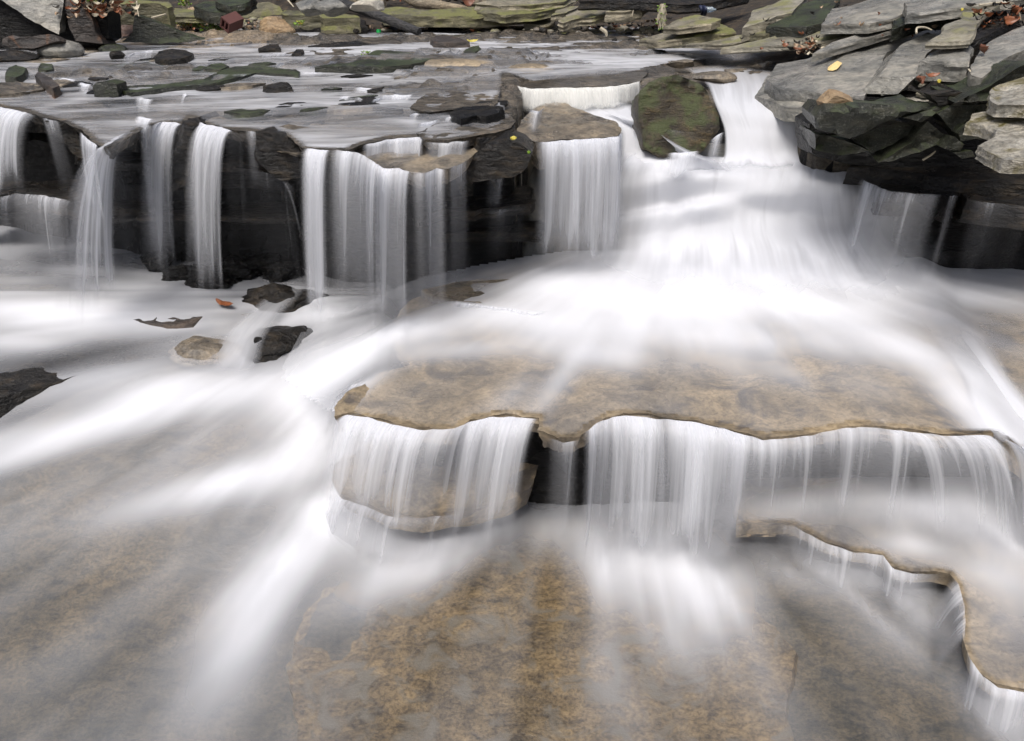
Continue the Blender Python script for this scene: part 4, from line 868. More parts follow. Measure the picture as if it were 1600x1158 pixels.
# green bottle cap: short open cup with ridged side
def cup(c, r, hh, mat, name, lab, cat):
    V, Fs = [], []; n = 24
    prof = [(0, hh), (r * .8, hh), (r, hh * .8), (r, 0), (r * .85, 0), (r * .85, hh * .7), (0, hh * .72)]
    for pr, pz in prof:
        for q in range(n):
            a = 2 * math.pi * q / n; rr = pr * (1 + (.04 if q % 2 else 0)); V.append((c.x + rr * math.cos(a), c.y + rr * math.sin(a), c.z + pz))
    for i in range(len(prof) - 1):
        for q in range(n): Fs.append((i * n + q, i * n + (q + 1) % n, (i + 1) * n + (q + 1) % n, (i + 1) * n + q))
    return link(name, V, Fs, mat, None, lab, cat)
cup(UP.pt(592, 51, .02), .022, .03, 'cap', 'bottle_cap', 'bright green plastic cap in the far shallows', 'bottle cap')
# a clear plastic bottle and a rag washed into the dark hollow
c = Y(1107, 15, 7.4); V, Fs = [], []; n = 24
prof = [(.0, -.1), (.038, -.1), (.044, -.09), (.044, .0), (.041, .01), (.044, .02), (.044, .06), (.03, .09), (.014, .11), (.014, .13), (0, .13)]
for pr, pz in prof:
    for q in range(n):
        a = 2 * math.pi * q / n; V.append((c.x + .5 * pz * .9, c.y + .5 * pr * math.cos(a) - .5 * pz * .3, c.z + .5 * pr * math.sin(a)))
for i in range(len(prof) - 1):
    for q in range(n): Fs.append((i * n + q, i * n + (q + 1) % n, (i + 1) * n + (q + 1) % n, (i + 1) * n + q))
link('plastic_bottle', V, Fs, 'glass', None, 'clear plastic bottle lodged in the dark hollow of the far right bank', 'bottle')
V, Fs = [], []; nx_, ny_ = 10, 22
for j in range(ny_):
    for i in range(nx_):
        u, w = i / (nx_ - 1), j / (ny_ - 1)
        p = Y(1092 + 11 * u + 3 * w, 10 + 26 * w, 7.2); V.append((p.x, p.y - .03 * math.sin(u * 9 + w * 4) - .03 * math.sin(w * 7), p.z + .01 * math.sin(u * 11)))
o = link('wet_rag', V, gridfaces(ny_, nx_), 'blue', None, 'crumpled dark blue rag hanging beside the plastic bottle', 'rag', sharp=None)
m = o.modifiers.new('t', 'SOLIDIFY'); m.thickness = .006

# ------------------------------------------------------------------ WATER
# upper stream
def up_w(x, y):
    w = 1.452 + .012 * (y - 4)
    xr, yr = x * .95 + y * .3, y * .95 - x * .3
    w = w + .040 * (fbm(xr * 1.3, yr * 3.4, 41, 4) - .5) + .006 * (fbm(xr * 5, yr * 22, 43, 3) - .5)
    w = w + .05 * np.exp(-(((x - .55) / .9) ** 2 + ((y - 6.0) / .35) ** 2))
    w = w - .05 * np.exp(-(((x - .1) / .5) ** 2 + ((y - 5.1) / .3) ** 2)) * 0
    return w
def edge_dist(X, Y_, pts):
    m = np.full(X.shape, 9.0)
    for (ax, ay), (bx, by) in zip(pts[:-1], pts[1:]):
        ex, ey = bx - ax, by - ay; t = np.clip(((X - ax) * ex + (Y_ - ay) * ey) / (ex * ex + ey * ey + 1e-12), 0, 1)
        m = np.minimum(m, np.hypot(X - ax - t * ex, Y_ - ay - t * ey))
    return m
gx = axis([(-6.4, 3.6, .03)]); gy = axis([(3.7, 6.2, .018), (6.2, 9.4, .04)])
X, Yg = np.meshgrid(gx, gy); B_ = bed_z(X, Yg); Z = up_w(X, Yg); deep = Z - B_; Z = np.where(Yg < 7.2, np.maximum(Z, B_ + .006), Z)
def poly_mask(X, Y_, poly):
    c = np.zeros(X.shape, bool); j = len(poly) - 1
    for i in range(len(poly)):
        (ax, ay), (bx, by) = poly[i], poly[j]
        with np.errstate(divide='ignore', invalid='ignore'):
            c ^= ((ay > Y_) != (by > Y_)) & (X < (bx - ax) * (Y_ - ay) / (by - ay + 1e-12) + ax)
        j = i
    return c
upl = PL(1.445)
def tow(pl, pts): return [(pl.pt(a, b).x, pl.pt(a, b).y) for a, b in pts]
lipA = [(-200, 112), (0, 166), (60, 181), (92, 188), (125, 202), (152, 226), (166, 230), (190, 222), (215, 206), (230, 196), (260, 190), (286, 193), (296, 184), (308, 187), (330, 196), (366, 204), (400, 205), (440, 208), (452, 216), (473, 231), (510, 233), (545, 235), (565, 226), (610, 217), (655, 214), (664, 221), (700, 222), (737, 218), (780, 206), (800, 185), (782, 160), (788, 128), (830, 137), (900, 135), (960, 133), (1000, 127), (1050, 106), (1100, 100), (1160, 104), (1240, 130), (1290, 150), (1400, 120), (1400, 40), (900, 38), (400, 38), (-250, 38)]
mask = poly_mask(X, Yg, tow(upl, lipA))
flow = fbm(X * 1.2 + Yg * .4, Yg * 9 - X * 2.4, 51, 4)
big = fbm(X * .8, Yg * 2.2, 52, 3)
fl2 = fbm(X * 3.2 + Yg * .8, Yg * 26 - X * 5, 55, 3); D = np.clip(.36 + .6 * (flow - .5) + .8 * (big - .5) + .28 * (fl2 - .5), .05, .9)
D = 1 - (1 - D) * (1 - splat_field(X, Yg, lambda a, b: upl.pt(a, b), [
    (900, 108, 160, 0, 16, .75), (880, 85, 220, 0, 12, .55), (600, 118, 160, 0, 8, .4), (480, 68, 160, 2, 5, .6), (350, 66, 150, 0, 6, .6), (820, 62, 200, 0, 6, .5), (540, 88, 60, 0, 7, .5), (700, 90, 80, 0, 8, .5), (1060, 84, 120, 0, 6, .5), (60, 115, 60, -10, 10, .35), (140, 122, 40, 4, 5, .5), (250, 148, 50, 0, 5, .4), (1050, 95, 60, 0, 8, .5), (340, 160, 60, 14, 5, .25), (100, 165, 60, -12, 6, .4), (640, 195, 50, 10, 6, .3)], 0))
D = D * (1 - .75 * splat_field(X, Yg, lambda a, b: upl.pt(a, b), [(450, 190, 280, 16, 26, .45), (620, 150, 160, 0, 18, .4), (330, 135, 160, 0, 14, .3), (690, 112, 60, 3, 7, .7), (560, 200, 90, 0, 12, .6), (640, 180, 70, -10, 8, .5), (160, 200, 50, 20, 14, .6), (500, 175, 60, -10, 10, .4), (740, 150, 45, -8, 16, .8), (740, 200, 45, -8, 10, .8), (825, 112, 24, 3, 5, .6)], 0))
D = D * np.clip(.30 + deep / .05, .22, 1) * sst(.0, .05, edge_dist(X, Yg, tow(upl, lipA[1:36])))
fmask = mask[1:, 1:] & mask[:-1, 1:] & mask[1:, :-1] & mask[:-1, :-1]
fc = gridfaces(len(gy), len(gx)).reshape(len(gy) - 1, len(gx) - 1, 4)[fmask]
def compact(V, Fc, *arrs):
    used = np.unique(Fc); mp = -np.ones(len(V), int); mp[used] = np.arange(len(used))
    return (V[used], mp[Fc]) + tuple(a[used] for a in arrs)
V, Fc, Dd = compact(np.stack([X, Yg, Z], -1).reshape(-1, 3), fc, D.ravel())
link('stream_water', V, Fc, 'stream', kind='structure', attr=Dd, sharp=None, origin=False)

# lower pool: a sheet that slides down from the foot of the left falls to the lowest bed
def low_w(x, y):
    s = sst(-.75, -.45, x)
    r = np.interp(y, [0, 2.0, 2.5, 3.0, 3.5, 4.2, 6], [.0, .0, .04, .19, .37, .50, .52])
    return r * (1 - s) + .02 * s + .012 * (fbm(x * 2, y * 2, 61) - .5)
class LowSurf:
    def pt(s, px, py):
        d = ray(px, py); t = (CZ - .1) / -d[2]
        for _ in range(12):
            z = float(low_w(np.array(d[0] * t), np.array(d[1] * t))); t = .5 * t + .5 * (CZ - z) / -d[2]
        return Vector((d[0] * t, d[1] * t, 0))
LS = LowSurf()
gx = axis([(-4.6, 3.4, .03)]); gy = axis([(.9, 5.6, .03)])
X, Yg = np.meshgrid(gx, gy); Z = low_w(X, Yg)
base = .03 + .20 * sst(2.2, 3.6, Yg) * sst(-.2, -.9, X) + .08 * sst(-.3, -1.0, X)
low_splats = [
    (60, 495, 150, 0, 34, .85), (190, 505, 110, 6, 26, .7), (330, 520, 80, 0, 24, .4), (40, 540, 90, 4, 12, .3), (300, 455, 130, 0, 20, .35),
    (430, 570, 90, -10, 50, .92), (500, 500, 60, 0, 30, .85), (480, 620, 70, 30, 50, .88), (250, 640, 300, -80, 26, .75), (120, 690, 190, -55, 18, .4), (420, 540, 60, -60, 14, .8), (560, 540, 80, -10, 40, .9),
    (330, 600, 130, -30, 26, .7), (380, 752, 120, -32, 28, .72), (480, 700, 50, -60, 44, .8), (240, 790, 110, -34, 26, .3), (200, 600, 160, -30, 40, .3),
    (520, 810, 60, 20, 40, .9), (450, 880, 80, -80, 48, .72), (360, 1010, 70, -110, 60, .36), (400, 940, 60, -80, 60, .4), (600, 840, 70, 0, 40, .7),
    (690, 850, 90, -46, 42, .88), (620, 900, 110, -50, 40, .45), (770, 810, 40, -30, 40, .8), (560, 790, 60, 20, 20, .6),
    (1060, 880, 80, 40, 66, .9), (990, 850, 90, 0, 44, .8), (1110, 940, 60, 40, 56, .62), (960, 900, 40, 60, 46, .5), (880, 830, 60, 10, 36, .4), (1060, 1000, 60, 60, 50, .25),
    (1000, 790, 120, 0, 30, .6), (1250, 890, 130, 20, 40, .25), (1330, 900, 60, 20, 36, .35), (1440, 960, 40, 70, 44, .4), (1380, 960, 60, 60, 50, .25),
    (960, 1060, 40, 110, 50, .14), (1190, 1060, 40, 100, 40, .14), (1580, 1120, 60, 60, 40, .55), (1520, 1060, 20, 60, 30, .35), (800, 720, 60, 20, 30, .3)]
D = splat_field(X, Yg, lambda a, b: LS.pt(a, b), low_splats, base)
ang = np.interp(X, [-3, -.6, .3, 2], [R(-25), R(-38), R(0), R(8)])
# faint streaks along the flow
an1 = np.arctan2(Yg - 4.3, X + .35); r1 = np.hypot(X + .35, Yg - 4.3); an2 = np.arctan2(X - .45, 4.6 - Yg)
wl = sst(-.1, -.7, X)
stl = (fbm(an1 * 12, r1 * 1.2, 71, 3) * wl + fbm(an2 * 22, Yg * .9, 72, 4) * (1 - wl))
stf = (vn(an1 * 60, r1 * 2.2, 76) * wl + vn(an2 * 80, Yg * 1.8, 77) * (1 - wl))
D = np.clip(D * (.86 + 1.0 * (stl - .5) * (1.2 - D) + .07 * (stf - .5)) + .08 * (stl - .5), 0, .97)
D = D * (1 - splat_field(X, Yg, lambda a, b: LS.pt(a, b), [(60, 575, 160, -38, 22, .75), (430, 548, 90, -20, 50, .7), (335, 548, 60, 0, 34, .65), (60, 650, 140, -20, 24, .35), (210, 560, 70, -10, 16, .5)], 0))
Z = Z + .03 * D
keep = ~((X > -.42) & (Yg > 3.1)) & (Yg < wall_y(X) + .1)
fm = keep[1:, 1:] & keep[:-1, 1:] & keep[1:, :-1] & keep[:-1, :-1]
fc = gridfaces(len(gy), len(gx)).reshape(len(gy) - 1, len(gx) - 1, 4)[fm]
V, Fc, Dd = compact(np.stack([X, Yg, Z], -1).reshape(-1, 3), fc, D.ravel())
link('pool_water', V, Fc, 'pool', kind='structure', attr=Dd, sharp=None, origin=False)

# shelf water
shw = PL(.625)
gx = axis([(-1.1, 3.9, .026)]); gy = axis([(2.5, 5.0, .026)])
X, Yg = np.meshgrid(gx, gy)
poly = tow(PL(.615), [(516, 655), (520, 630), (480, 600), (430, 560), (440, 500), (520, 460), (640, 440), (760, 415), (900, 392), (1400, 380), (1700, 375), (1800, 760), (1640, 720), (1552, 677), (1480, 678), (1400, 669), (1340, 663), (1290, 672), (1240, 680), (1190, 683), (1135, 668), (1060, 655), (975, 645), (945, 652), (905, 682), (870, 686), (840, 672), (845, 652), (790, 647), (735, 655), (712, 673), (690, 670), (650, 668), (600, 655), (545, 645)])
Z = .622 - .12 * sst(-.5, -.95, X) - .05 * sst(.02, .2, X - 1.88 - .28 * (Yg - 2.66)) + .01 * (fbm(X * 2, Yg * 2, 81) - .5)
shelf_splats = [
    (1150, 425, 360, 0, 50, .995), (1300, 420, 240, 0, 36, .9), (1470, 435, 120, 24, 30, .5), (1590, 640, 40, 50, 30, .5), (1000, 480, 180, 10, 44, .95), (1250, 480, 220, 26, 40, .92), (1120, 530, 260, 16, 28, .62), (1400, 545, 150, 62, 30, .85), (1500, 620, 70, 60, 24, .8), (1570, 690, 60, 50, 30, .85),
    (880, 440, 70, -10, 34, .8), (880, 510, 90, 10, 36, .75), (640, 520, 130, -16, 26, .85), (520, 545, 70, -10, 40, .85), (700, 550, 120, -10, 16, .4), (880, 590, 60, -70, 20, .5),
    (1540, 425, 120, 6, 18, .3), (1450, 480, 80, 30, 26, .3), (560, 600, 50, -22, 12, .5), (760, 495, 90, 6, 18, .55), (930, 555, 100, 10, 22, .5), (1200, 580, 200, 30, 24, .22), (800, 620, 40, -30, 24, .2)]
D = splat_field(X, Yg, lambda a, b: shw.pt(a, b), shelf_splats, .10)
D = D * sst(0, .035, edge_dist(X, Yg, tow(PL(.615), [(1700, 735), (1640, 720), (1552, 677), (1480, 678), (1400, 669), (1340, 663), (1290, 672), (1240, 680), (1190, 683), (1135, 668), (1060, 655), (975, 645), (945, 652), (905, 682), (870, 686), (840, 672), (845, 652), (790, 647), (735, 655), (712, 673), (690, 670), (650, 668), (600, 655), (545, 645), (516, 655), (520, 630)])))
a3 = np.arctan2(X - 1.0, 5.2 - Yg); s2 = fbm(a3 * 12, Yg * 1.2, 91, 4); D = np.clip(D * (.9 + 1.1 * (s2 - .5) * (1.15 - D)), 0, .985)
Z = Z + .035 * D * sst(0, .35, Yg - 2.75)
mk = poly_mask(X, Yg, poly); fm = mk[1:, 1:] & mk[:-1, 1:] & mk[1:, :-1] & mk[:-1, :-1]
fc = gridfaces(len(gy), len(gx)).reshape(len(gy) - 1, len(gx) - 1, 4)[fm]
V, Fc, Dd = compact(np.stack([X, Yg, Z], -1).reshape(-1, 3), fc, D.ravel())
link('shelf_water', V, Fc, 'pool', kind='structure', attr=Dd, sharp=None, origin=False)

gx = axis([(.9, 3.4, .014)]); gy = axis([(1.75, 3.2, .014)]); X, Yg = np.meshgrid(gx, gy)
lw = PL(.16)
poly = tow(lw, [(a, b - 1) for a, b in LEDGE] + [(1850, 700), (1150, 745)])
lpl = tow(lw, [(a, b - 1) for a, b in LEDGE])
D = sst(.008, .03, edge_dist(X, Yg, lpl)) * splat_field(X, Yg, lambda a, b: lw.pt(a, b), [(1480, 790, 170, 12, 46, .95), (1580, 830, 90, 30, 50, .85), (1420, 850, 60, 10, 22, .5), (1250, 790, 90, 0, 26, .5), (1550, 900, 70, 20, 30, .35), (1590, 950, 60, 20, 60, .2)], .10)
mk = poly_mask(X, Yg, poly); fm = mk[1:, 1:] & mk[:-1, 1:] & mk[1:, :-1] & mk[:-1, :-1]
fc = gridfaces(len(gy), len(gx)).reshape(len(gy) - 1, len(gx) - 1, 4)[fm]
V, Fc, Dd = compact(np.stack([X, Yg, .158 + .02 * D], -1).reshape(-1, 3), fc, D.ravel())
link('ledge_water', V, Fc, 'pool', kind='structure', attr=Dd, sharp=None, origin=False)

# the long upper fall: separate curtains
LA = PL(1.435)
G1 = 'curtains of the upper fall'
curtain('leftmost broad curtain at the left edge of the upper fall', [(-80, 140), (0, 167), (34, 174), (66, 184)], LA, .98, (-.05, -.22), [.9, 1.1, .95, 1.05, .8], thin=.35, foot=.8, gather=.0, group=G1)
curtain('pale lower half of the leftmost fall dropping off its wet ledge', [(-20, 312), (30, 302), (70, 305), (125, 318)], PL(1.03), .48, (-.02, -.12), [.5, .3, .5, .55, .35], thin=.3, foot=.7, fade=(.2, .3), group=G1)
curtain('thin slanting wisp right of the leftmost curtain', [(66, 184), (84, 188), (98, 191)], LA, .95, (.12, -.2), [.5, .35, .25], thin=.6, foot=.6, group=G1)
curtain('short thready trickle between the first two left falls', [(126, 206), (142, 219), (158, 230)], LA, 1.02, (-.0, -.08), [.6, .8, .7], thin=.3, foot=.7, group=G1)
curtain('first arching left fall with a bright rounded shoulder', [(160, 231), (178, 222), (198, 208), (216, 206)], LA, .46, (-.25, -.14), [.7, .95, 1.15, 1.0], thin=.3, foot=.86, gather=.45, fade=(.15, .12), group=G1, wob=.014)
curtain('faint inner strand just right of the first arching fall', [(222, 202), (232, 196), (246, 195)], LA, .5, (-.02, -.12), [.35, .5, .4], thin=.4, foot=.8, fade=(.3, .3), group=G1)
curtain('second arching left fall with bright ribs', [(242, 194), (256, 190), (272, 191), (288, 194)], LA, .48, (-.14, -.12), [.85, 1.05, .9, 1.1], thin=.4, foot=.84, group=G1, gather=.05)
curtain('third left fall with ribs gathering to a narrow column', [(309, 190), (325, 195), (345, 198), (367, 206)], LA, .46, (-.13, -.14), [.8, 1.1, .9, 1.15], thin=.3, foot=.9, gather=-.15, group=G1)
curtain('thin trickles on the dark block left of the broad fall', [(380, 205), (398, 206), (412, 206)], LA, 1.08, (.0, -.05), [.15, .55, .15], thin=.5, foot=.5, group=G1)
curtain('faint grey veil hanging in the dark hollow', [(330, 262), (380, 262), (440, 275), (468, 300)], PL(1.2), .5, (.0, -.03), [.10, .20, .22, .14], thin=.2, foot=.6, fade=(.3, .2), group=G1, layers=1)
curtain('thin curved side spray meeting the broad fall', [(440, 283), (447, 287)], PL(1.2), .85, (.10, -.06), [.5, .5], thin=.4, foot=.8, fade=(.35, .35), group=G1, layers=1)
curtain('tall bright column at the left end of the broad fall', [(474, 232), (490, 233), (506, 234), (522, 235)], LA, .46, (-.05, -.13), [1.1, 1.2, 1.0, .8], thin=.2, foot=.92, gather=-.1, fade=(.06, .2), group=G1)
curtain('broad grey white curtain left of the brown plate', [(512, 234), (545, 236), (565, 240), (596, 260)], LA, .5, (-.05, -.12), [.8, .7, .6, .85], thin=.55, foot=.8, fade=(.2, .1), group=G1)
curtain('ribbed middle curtain below the brown plate', [(585, 256), (602, 263), (625, 263), (645, 270)], PL(1.39), .5, (-.03, -.12), [.8, .85, .75, .7], thin=.4, foot=.8, fade=(.1, .15), group=G1)
curtain('thin separated strands right of the ribbed middle curtain', [(640, 270), (662, 271), (684, 263), (702, 265)], PL(1.39), .52, (-.0, -.10), [.6, .4, .75, .55], thin=.5, foot=.75, group=G1)
curtain('last faint strands beside the dark knobbly block', [(700, 264), (718, 257), (733, 250)], PL(1.39), .55, (-.0, -.08), [.5, .35, .4], thin=.6, foot=.7, group=G1)
curtain('short upper spill left of the brown plate', [(566, 228), (590, 222), (612, 217), (656, 214), (662, 220)], LA, 1.33, (-.0, -.05), [.9, .9, 1.1, 1.1, .7], thin=.1, foot=.6, nv=14, fade=(.1, .05), group=G1)
curtain('short upper spill in four ribs onto the brown plate', [(662, 222), (680, 222), (700, 222), (722, 221), (737, 219)], LA, 1.33, (-.0, -.03), [.6, .5, .8, .7, .5], thin=.1, foot=.6, nv=14, fade=(.08, .08), group=G1)
curtain('tiny trickles in the recess under the dark knobbly block', [(755, 330), (780, 327), (800, 325), (828, 321)], PL(1.025), .66, (.0, -.02), [.1, .3, .15, .25], thin=.3, foot=.5, group=G1, layers=1)
curtain('small dark v shaped spill above the narrow recess ledge', [(756, 276), (775, 278), (795, 275)], PL(1.2), 1.03, (.0, -.05), [.25, .5, .3], thin=.2, foot=.8, group=G1, layers=1)
curtain('broad curtain falling from the grey tongue of rock', [(834, 224), (860, 221), (900, 218), (940, 216), (966, 214), (972, 206)], PL(1.365), .66, (.0, -.14), [.55, .9, 1.1, .9, 1.1, .9], thin=.25, foot=.85, fade=(.12, .05), group=G1)
curtain('top white fall pouring over the pale upper plate', [(786, 130), (800, 133), (830, 139), (870, 138), (920, 137), (960, 135), (985, 131), (1001, 127)], PL(1.45), 1.31, (.0, -.10), [.7, .7, 1.2, 1.4, 1.4, 1.3, .95, .9], thin=.05, foot=.8, nv=16, fade=(.05, .03), mat='warmfall')
# little spills in the upper stream
G2 = 'little spills of the upper stream'
for lab, lip, dz, dd in [
    ('small bright fall in the upper left stream', [(196, 88), (212, 82), (230, 80), (246, 79)], .07, [.9, 1, 1, .8]),
    ('white spill above the first arching fall', [(92, 122), (110, 123), (122, 126)], .05, [.7, 1, .8]),
    ('white spill left of the square dark block', [(124, 129), (136, 131), (148, 133)], .14, [.9, 1.1, .9]),
    ('ribbed little fall right of the square block', [(214, 152), (228, 154), (244, 157)], .13, [.9, .6, 1.0]),
    ('bright tilted spill feeding the first left fall', [(214, 182), (228, 184), (246, 187)], .05, [1.1, .9, .6]),
    ('shining spill left of the notch stone', [(529, 152), (540, 151), (552, 151)], .08, [.9, 1.1, .9]),
    ('dim spill running off the notch stone', [(552, 152), (562, 153), (570, 156)], .08, [.6, .5, .6]),
    ('white double spill right of the notch stone', [(582, 157), (600, 150), (618, 148), (630, 149), (650, 148)], .07, [.9, 1.2, .8, 1.2, .9]),
    ('short spill under the thin dark lip stone', [(552, 138), (566, 137), (586, 138)], .04, [1, 1.1, .9]),
    ('rounded white spill on the wet brown slope', [(652, 194), (672, 190), (690, 186)], .08, [1, 1, .9]),
    ('little white bubble fall beside the wet plate', [(696, 184), (704, 183), (710, 184)], .03, [1, 1, 1]),
    ('bright white splash patch on the brown slope', [(640, 180), (650, 177), (660, 178)], .05, [1.2, 1.2, 1]),
    ('tiny sparkling fall below the far orange boulder', [(405, 87), (430, 84), (455, 82)], .03, [.6, .7, .7]),
    ('soft low spill below the long crooked ledge', [(468, 113), (490, 113), (512, 114)], .04, [.5, .7, .4]),
    ('small far curtain left of the dark green stone', [(700, 76), (715, 75), (728, 75)], .04, [.7, .6, .7]),
    ('small pointed white jet in the left stream', [(286, 147), (290, 146), (294, 150)], .06, [1, 1, 1]),
    ('grey spill under the drowned hump', [(852, 168), (842, 174), (825, 172)], .10, [.6, .7, .5]),
]:
    curtain(lab, lip, UP, None or (1.44 - dz), (-.02, -.03 - dz * .2), dd, thin=.1, foot=.65, nv=12, seg=.008, fade=(.08, .08), h=.025, group=G2, wob=.004)
# big cascade on the right
curtain('thin misty veil stretching behind the broad fall', [(440, 240), (473, 234), (545, 238), (600, 262), (660, 270), (735, 252)], PL(1.38), .5, (-.02, -.06), [.08, .28, .30, .27, .25, .12], thin=.3, foot=.7, fade=(.1, .1), group=G1, layers=2)
curtain('thin misty veil hanging behind the arching left falls', [(140, 232), (170, 232), (215, 210), (260, 196), (310, 192), (372, 208), (420, 215)], LA, .55, (-.08, -.02), [.12, .22, .08, .2, .05, .16, .03], thin=.2, foot=.6, fade=(.1, .1), group=G1, layers=2)
loft('rushing white water curling round the grey tongue of rock', [
    (1.335, [(800, 165), (850, 160), (910, 158), (960, 158), (1000, 165)]),
    (1.33, [(880, 172), (915, 172), (950, 176), (985, 184), (1020, 200)]),
    (1.27, [(955, 200), (985, 200), (1015, 208), (1045, 222), (1080, 236)]),
    (1.19, [(958, 240), (995, 242), (1040, 246), (1090, 250), (1140, 254)]),
    (1.11, [(955, 275), (1000, 275), (1060, 274), (1110, 272), (1170, 270)])], [1.0, 1.2, 1.2, 1.2, 1.0], fu=(.2, .25), fv=(.04, .22), name='cascade', cat='cascade')
loft('creamy chute between the mossy boulder and the green block', [
    (1.50, [(1062, 104), (1110, 100), (1165, 103), (1225, 112), (1290, 128)]),
    (1.47, [(1098, 128), (1135, 126), (1180, 132), (1228, 148), (1275, 163)]),
    (1.42, [(1114, 158), (1145, 162), (1182, 166), (1228, 170), (1272, 172)]),
    (1.30, [(1130, 200), (1160, 204), (1192, 206), (1232, 206), (1270, 206)]),
    (1.19, [(1130, 238), (1165, 240), (1198, 240), (1236, 238), (1274, 236)]),
    (1.13, [(1120, 264), (1165, 266), (1210, 264), (1250, 260), (1300, 258)])], [.3, .75, 1.0, 1.15, 1.15, 1.0], fu=(.08, .08), fv=(.1, .15), nu=90, name='cascade', cat='cascade', mat='cascade')
loft('broad brilliant white apron where both branches of the cascade join', [
    (0, [(962, 232, 1.22), (1040, 238, 1.2), (1115, 244, 1.17), (1180, 242, 1.17), (1240, 240, 1.17), (1300, 248, 1.15), (1350, 256, 1.13)]),
    (0, [(930, 266, 1.14), (1030, 262, 1.15), (1110, 262, 1.14), (1190, 258, 1.14), (1262, 258, 1.14), (1332, 262, 1.12), (1398, 274, 1.10)]),
    (0, [(915, 306, 1.02), (1030, 282, 1.10), (1110, 276, 1.12), (1190, 274, 1.125), (1262, 276, 1.12), (1335, 278, 1.11), (1430, 292, 1.08)]),
    (0, [(902, 342, .92), (1030, 318, .96), (1105, 306, 1.01), (1185, 300, 1.05), (1262, 300, 1.05), (1340, 306, 1.03), (1445, 320, .99)]),
    (0, [(896, 360, .88), (1030, 334, .93), (1105, 322, .985), (1180, 328, .94), (1262, 336, .91), (1345, 345, .88), (1458, 350, .88)]),
    (0, [(885, 390, .78), (1025, 366, .82), (1105, 352, .87), (1180, 356, .86), (1268, 366, .82), (1355, 374, .80), (1478, 376, .80)]),
    (0, [(870, 412, .71), (1022, 394, .745), (1108, 386, .775), (1190, 388, .77), (1280, 394, .75), (1370, 396, .745), (1500, 396, .75)]),
    (0, [(850, 436, .67), (1015, 436, .67), (1110, 436, .67), (1200, 436, .67), (1295, 436, .67), (1395, 430, .67), (1500, 424, .67)]),
    (0, [(815, 470, .645), (1005, 476, .645), (1110, 478, .645), (1215, 478, .645), (1320, 474, .645), (1430, 464, .645), (1560, 450, .645)])],
    [1.0, 1.15, 1.15, 1.1, 1.1, 1.1, 1.0], fu=(.2, .3), fv=(.03, .34), nu=150, nvp=10, amp=.02, name='cascade', cat='cascade')
curtain('smooth grey blue curtain right of the big cascade', [(1340, 278), (1385, 298), (1430, 303), (1474, 306)], PL(1.14), .66, (-.05, -.08), [.9, .6, .45, .35], thin=.3, foot=.7, fade=(.2, .08))
curtain('single pale strand by the stepped black corner', [(1478, 308), (1490, 306), (1500, 306)], PL(1.14), .62, (-.02, -.04), [.3, .5, .35], thin=.2, foot=.7, layers=1)
curtain('faint trickles down the black wall at the right edge', [(1508, 312), (1540, 316), (1570, 319), (1620, 324)], PL(1.135), .62, (.0, -.03), [.2, .3, .15, .25], thin=.3, foot=.6, layers=1)
curtain('tiny jets at the foot of the mossy boulder', [(1034, 204), (1050, 203), (1075, 206), (1090, 208)], PY(4.64, 0), 1.18, (.02, -.03), [.1, .22, .08, .15], thin=.2, foot=.8, nv=12, group=None, layers=1)
curtain('ribbed spill at the right foot of the mossy boulder', [(1108, 220), (1120, 212), (1134, 204)], PY(4.6, 0), 1.18, (-.02, -.04), [.7, .8, .8], thin=.1, foot=.8, nv=12)
curtain('ribbed spill at the left foot of the mossy boulder', [(1040, 240), (1070, 238), (1096, 236)], PY(4.55, 0), 1.1, (-.02, -.04), [.8, .8, .7], thin=.1, foot=.8, nv=12)
# lower fall off the shelf
G3 = 'curtains of the lower fall'
SL = PL(.605)
curtain('leftmost fan of the lower fall sweeping down to its small ledge', [(522, 655), (545, 647), (575, 650), (610, 660), (650, 669), (690, 671), (712, 669), (738, 657)], SL, .22, (-.08, -.18), [.7, .95, 1.05, .9, .8, .65, .5], thin=.3, foot=.72, fade=(.1, .05), group=G3)
curtain('second white fan of the lower fall left of the dark gap', [(716, 668), (736, 657), (765, 650), (800, 649), (845, 654)], SL, .08, (-.08, -.18), [.5, .95, 1.0, 1.05, .7], thin=.3, foot=.85, fade=(.1, .12), group=G3)
curtain('faint grey veil under the overhang right of the dark gap', [(850, 682), (880, 690), (910, 684)], SL, .05, (.0, -.03), [.15, .38, .5], thin=.1, foot=.7, fade=(.3, .1), group=G3)
curtain('bright middle curtain of the lower fall with tall ribs', [(905, 684), (930, 660), (955, 650), (975, 647), (1020, 652), (1060, 657), (1100, 661), (1138, 671), (1165, 678)], SL, .0, (.0, -.18), [.35, .8, .75, 1.0, .65, 1.05, .8, .85], thin=.2, foot=.85, fade=(.15, .02), group=G3)
curtain('thin blue grey curtain of the lower fall with fine threads', [(1112, 664), (1138, 671), (1190, 685), (1240, 682), (1290, 674), (1340, 665), (1385, 668), (1405, 671), (1440, 675)], SL, .12, (.0, -.15), [.5, .8, .7, .6, .55, .62, .6, .65, .4], thin=.4, foot=.75, fade=(.04, .04), group=G3)
curtain('right end curtain of the lower fall sweeping to the right', [(1385, 670), (1440, 675), (1480, 679), (1520, 678), (1552, 679)], SL, .14, (.14, -.18), [.55, .65, .6, .75, .9], thin=.25, foot=.75, fade=(.05, .05), group=G3)
curtain('white outer curtain of the lower fall at the right edge', [(1552, 679), (1580, 690), (1640, 712), (1700, 730)], PL(.58), .14, (.1, -.16), [.9, 1, .9, .8], thin=.2, foot=.8, fade=(.05, .0), group=G3)
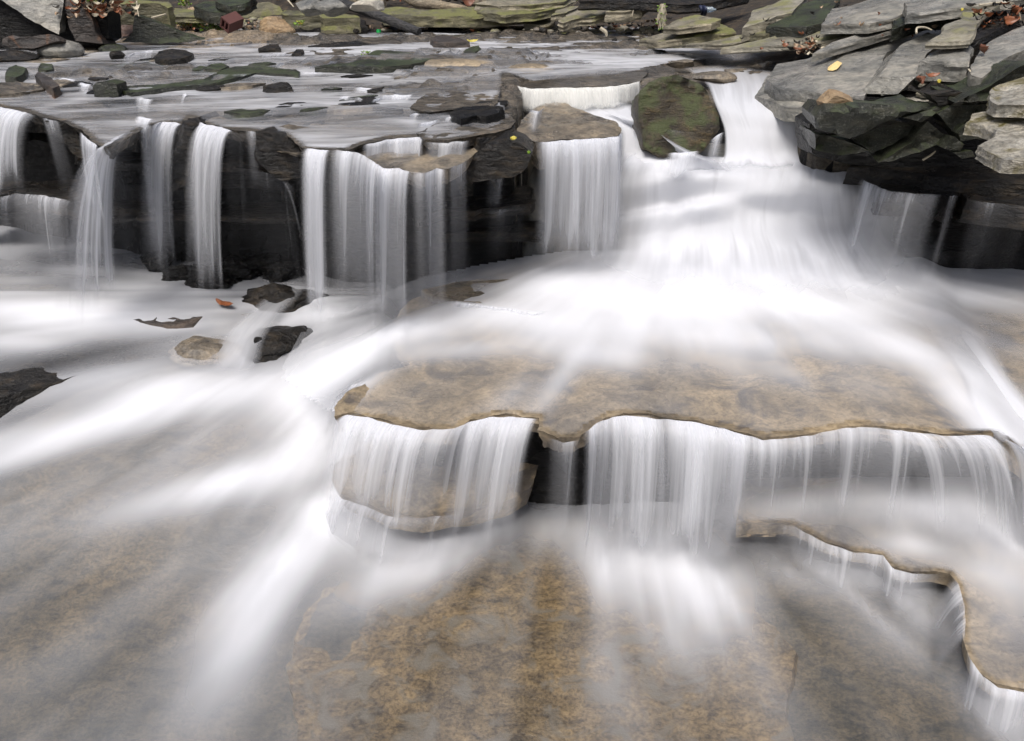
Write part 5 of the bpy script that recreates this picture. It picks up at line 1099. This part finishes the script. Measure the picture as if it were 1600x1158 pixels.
loft('white chute sliding past the right end of the shelf', [
    (.64, [(1430, 500), (1470, 500), (1520, 500)]), (.625, [(1470, 545), (1510, 545), (1560, 545)]), (.61, [(1505, 590), (1545, 595), (1590, 600)]),
    (.58, [(1520, 640), (1580, 650), (1650, 660)]), (.54, [(1555, 690), (1620, 705), (1700, 720)])], [.3, .6, 1.1, 1.2, .9], fu=(.2, .35), fv=(.2, .1), name='chute', cat='chute', nu=40)
curtain('small spill off the little ledge at the left foot', [(518, 755), (535, 777), (575, 789), (605, 804), (660, 810), (700, 802), (735, 799)], PL(.225), .02, (-.04, -.08), [.8, .7, .6, .5, .35, .3, .2], thin=.2, foot=.7, nv=16, fade=(.05, .1), group=G3)
curtain('row of tiny white teeth on the thin brown plate', [(700, 470), (740, 474), (800, 482), (835, 489), (866, 484)], PL(.65), .605, (-.01, -.03), [.6, .75, .75, .7, .4], thin=.1, foot=.7, nv=12, fade=(.1, .2))
curtain('soft veil slipping off the curved lower right ledge', [(1180, 818), (1238, 819), (1290, 847), (1335, 861), (1378, 867), (1392, 885), (1425, 894), (1462, 893), (1484, 897)], PL(.155), .0, (-.02, -.09), [.1, .25, .55, .6, .5, .6, .6, .5, .5], thin=.2, foot=.6, nv=16)
curtain('blue grey veil down the edge of the lower right ledge', [(1484, 897), (1497, 913), (1504, 946), (1505, 1002)], PL(.155), .0, (-.12, -.08), [.6, .5, .45, .55], thin=.2, foot=.6, nv=16)
curtain('small bright spill off the lower right corner ledge', [(1505, 1000), (1514, 1027), (1532, 1053), (1556, 1069), (1600, 1077), (1700, 1080)], PL(.155), .0, (-.03, -.08), [.3, .6, .75, .6, .5], thin=.2, foot=.8, nv=18)
curtain('narrow slanting ribbon at the left tip of the shelf', [(528, 618), (550, 600), (600, 588)], PL(.6), .40, (-.06, -.08), [.5, .5, .3], thin=.2, foot=.7, nv=14)
loft('white chute curving down below the wet black rocks', [
    (.60, [(470, 425), (480, 430), (492, 440)]), (.54, [(415, 462), (432, 470), (452, 482)]), (.50, [(370, 500), (392, 512), (420, 522)]), (.44, [(335, 535), (370, 552), (410, 560)]), (.40, [(300, 575), (345, 590), (400, 600)])],
    [.15, .3, .5, .6, .4], fu=(.35, .35), fv=(.2, .25), name='chute', cat='chute', nu=30)
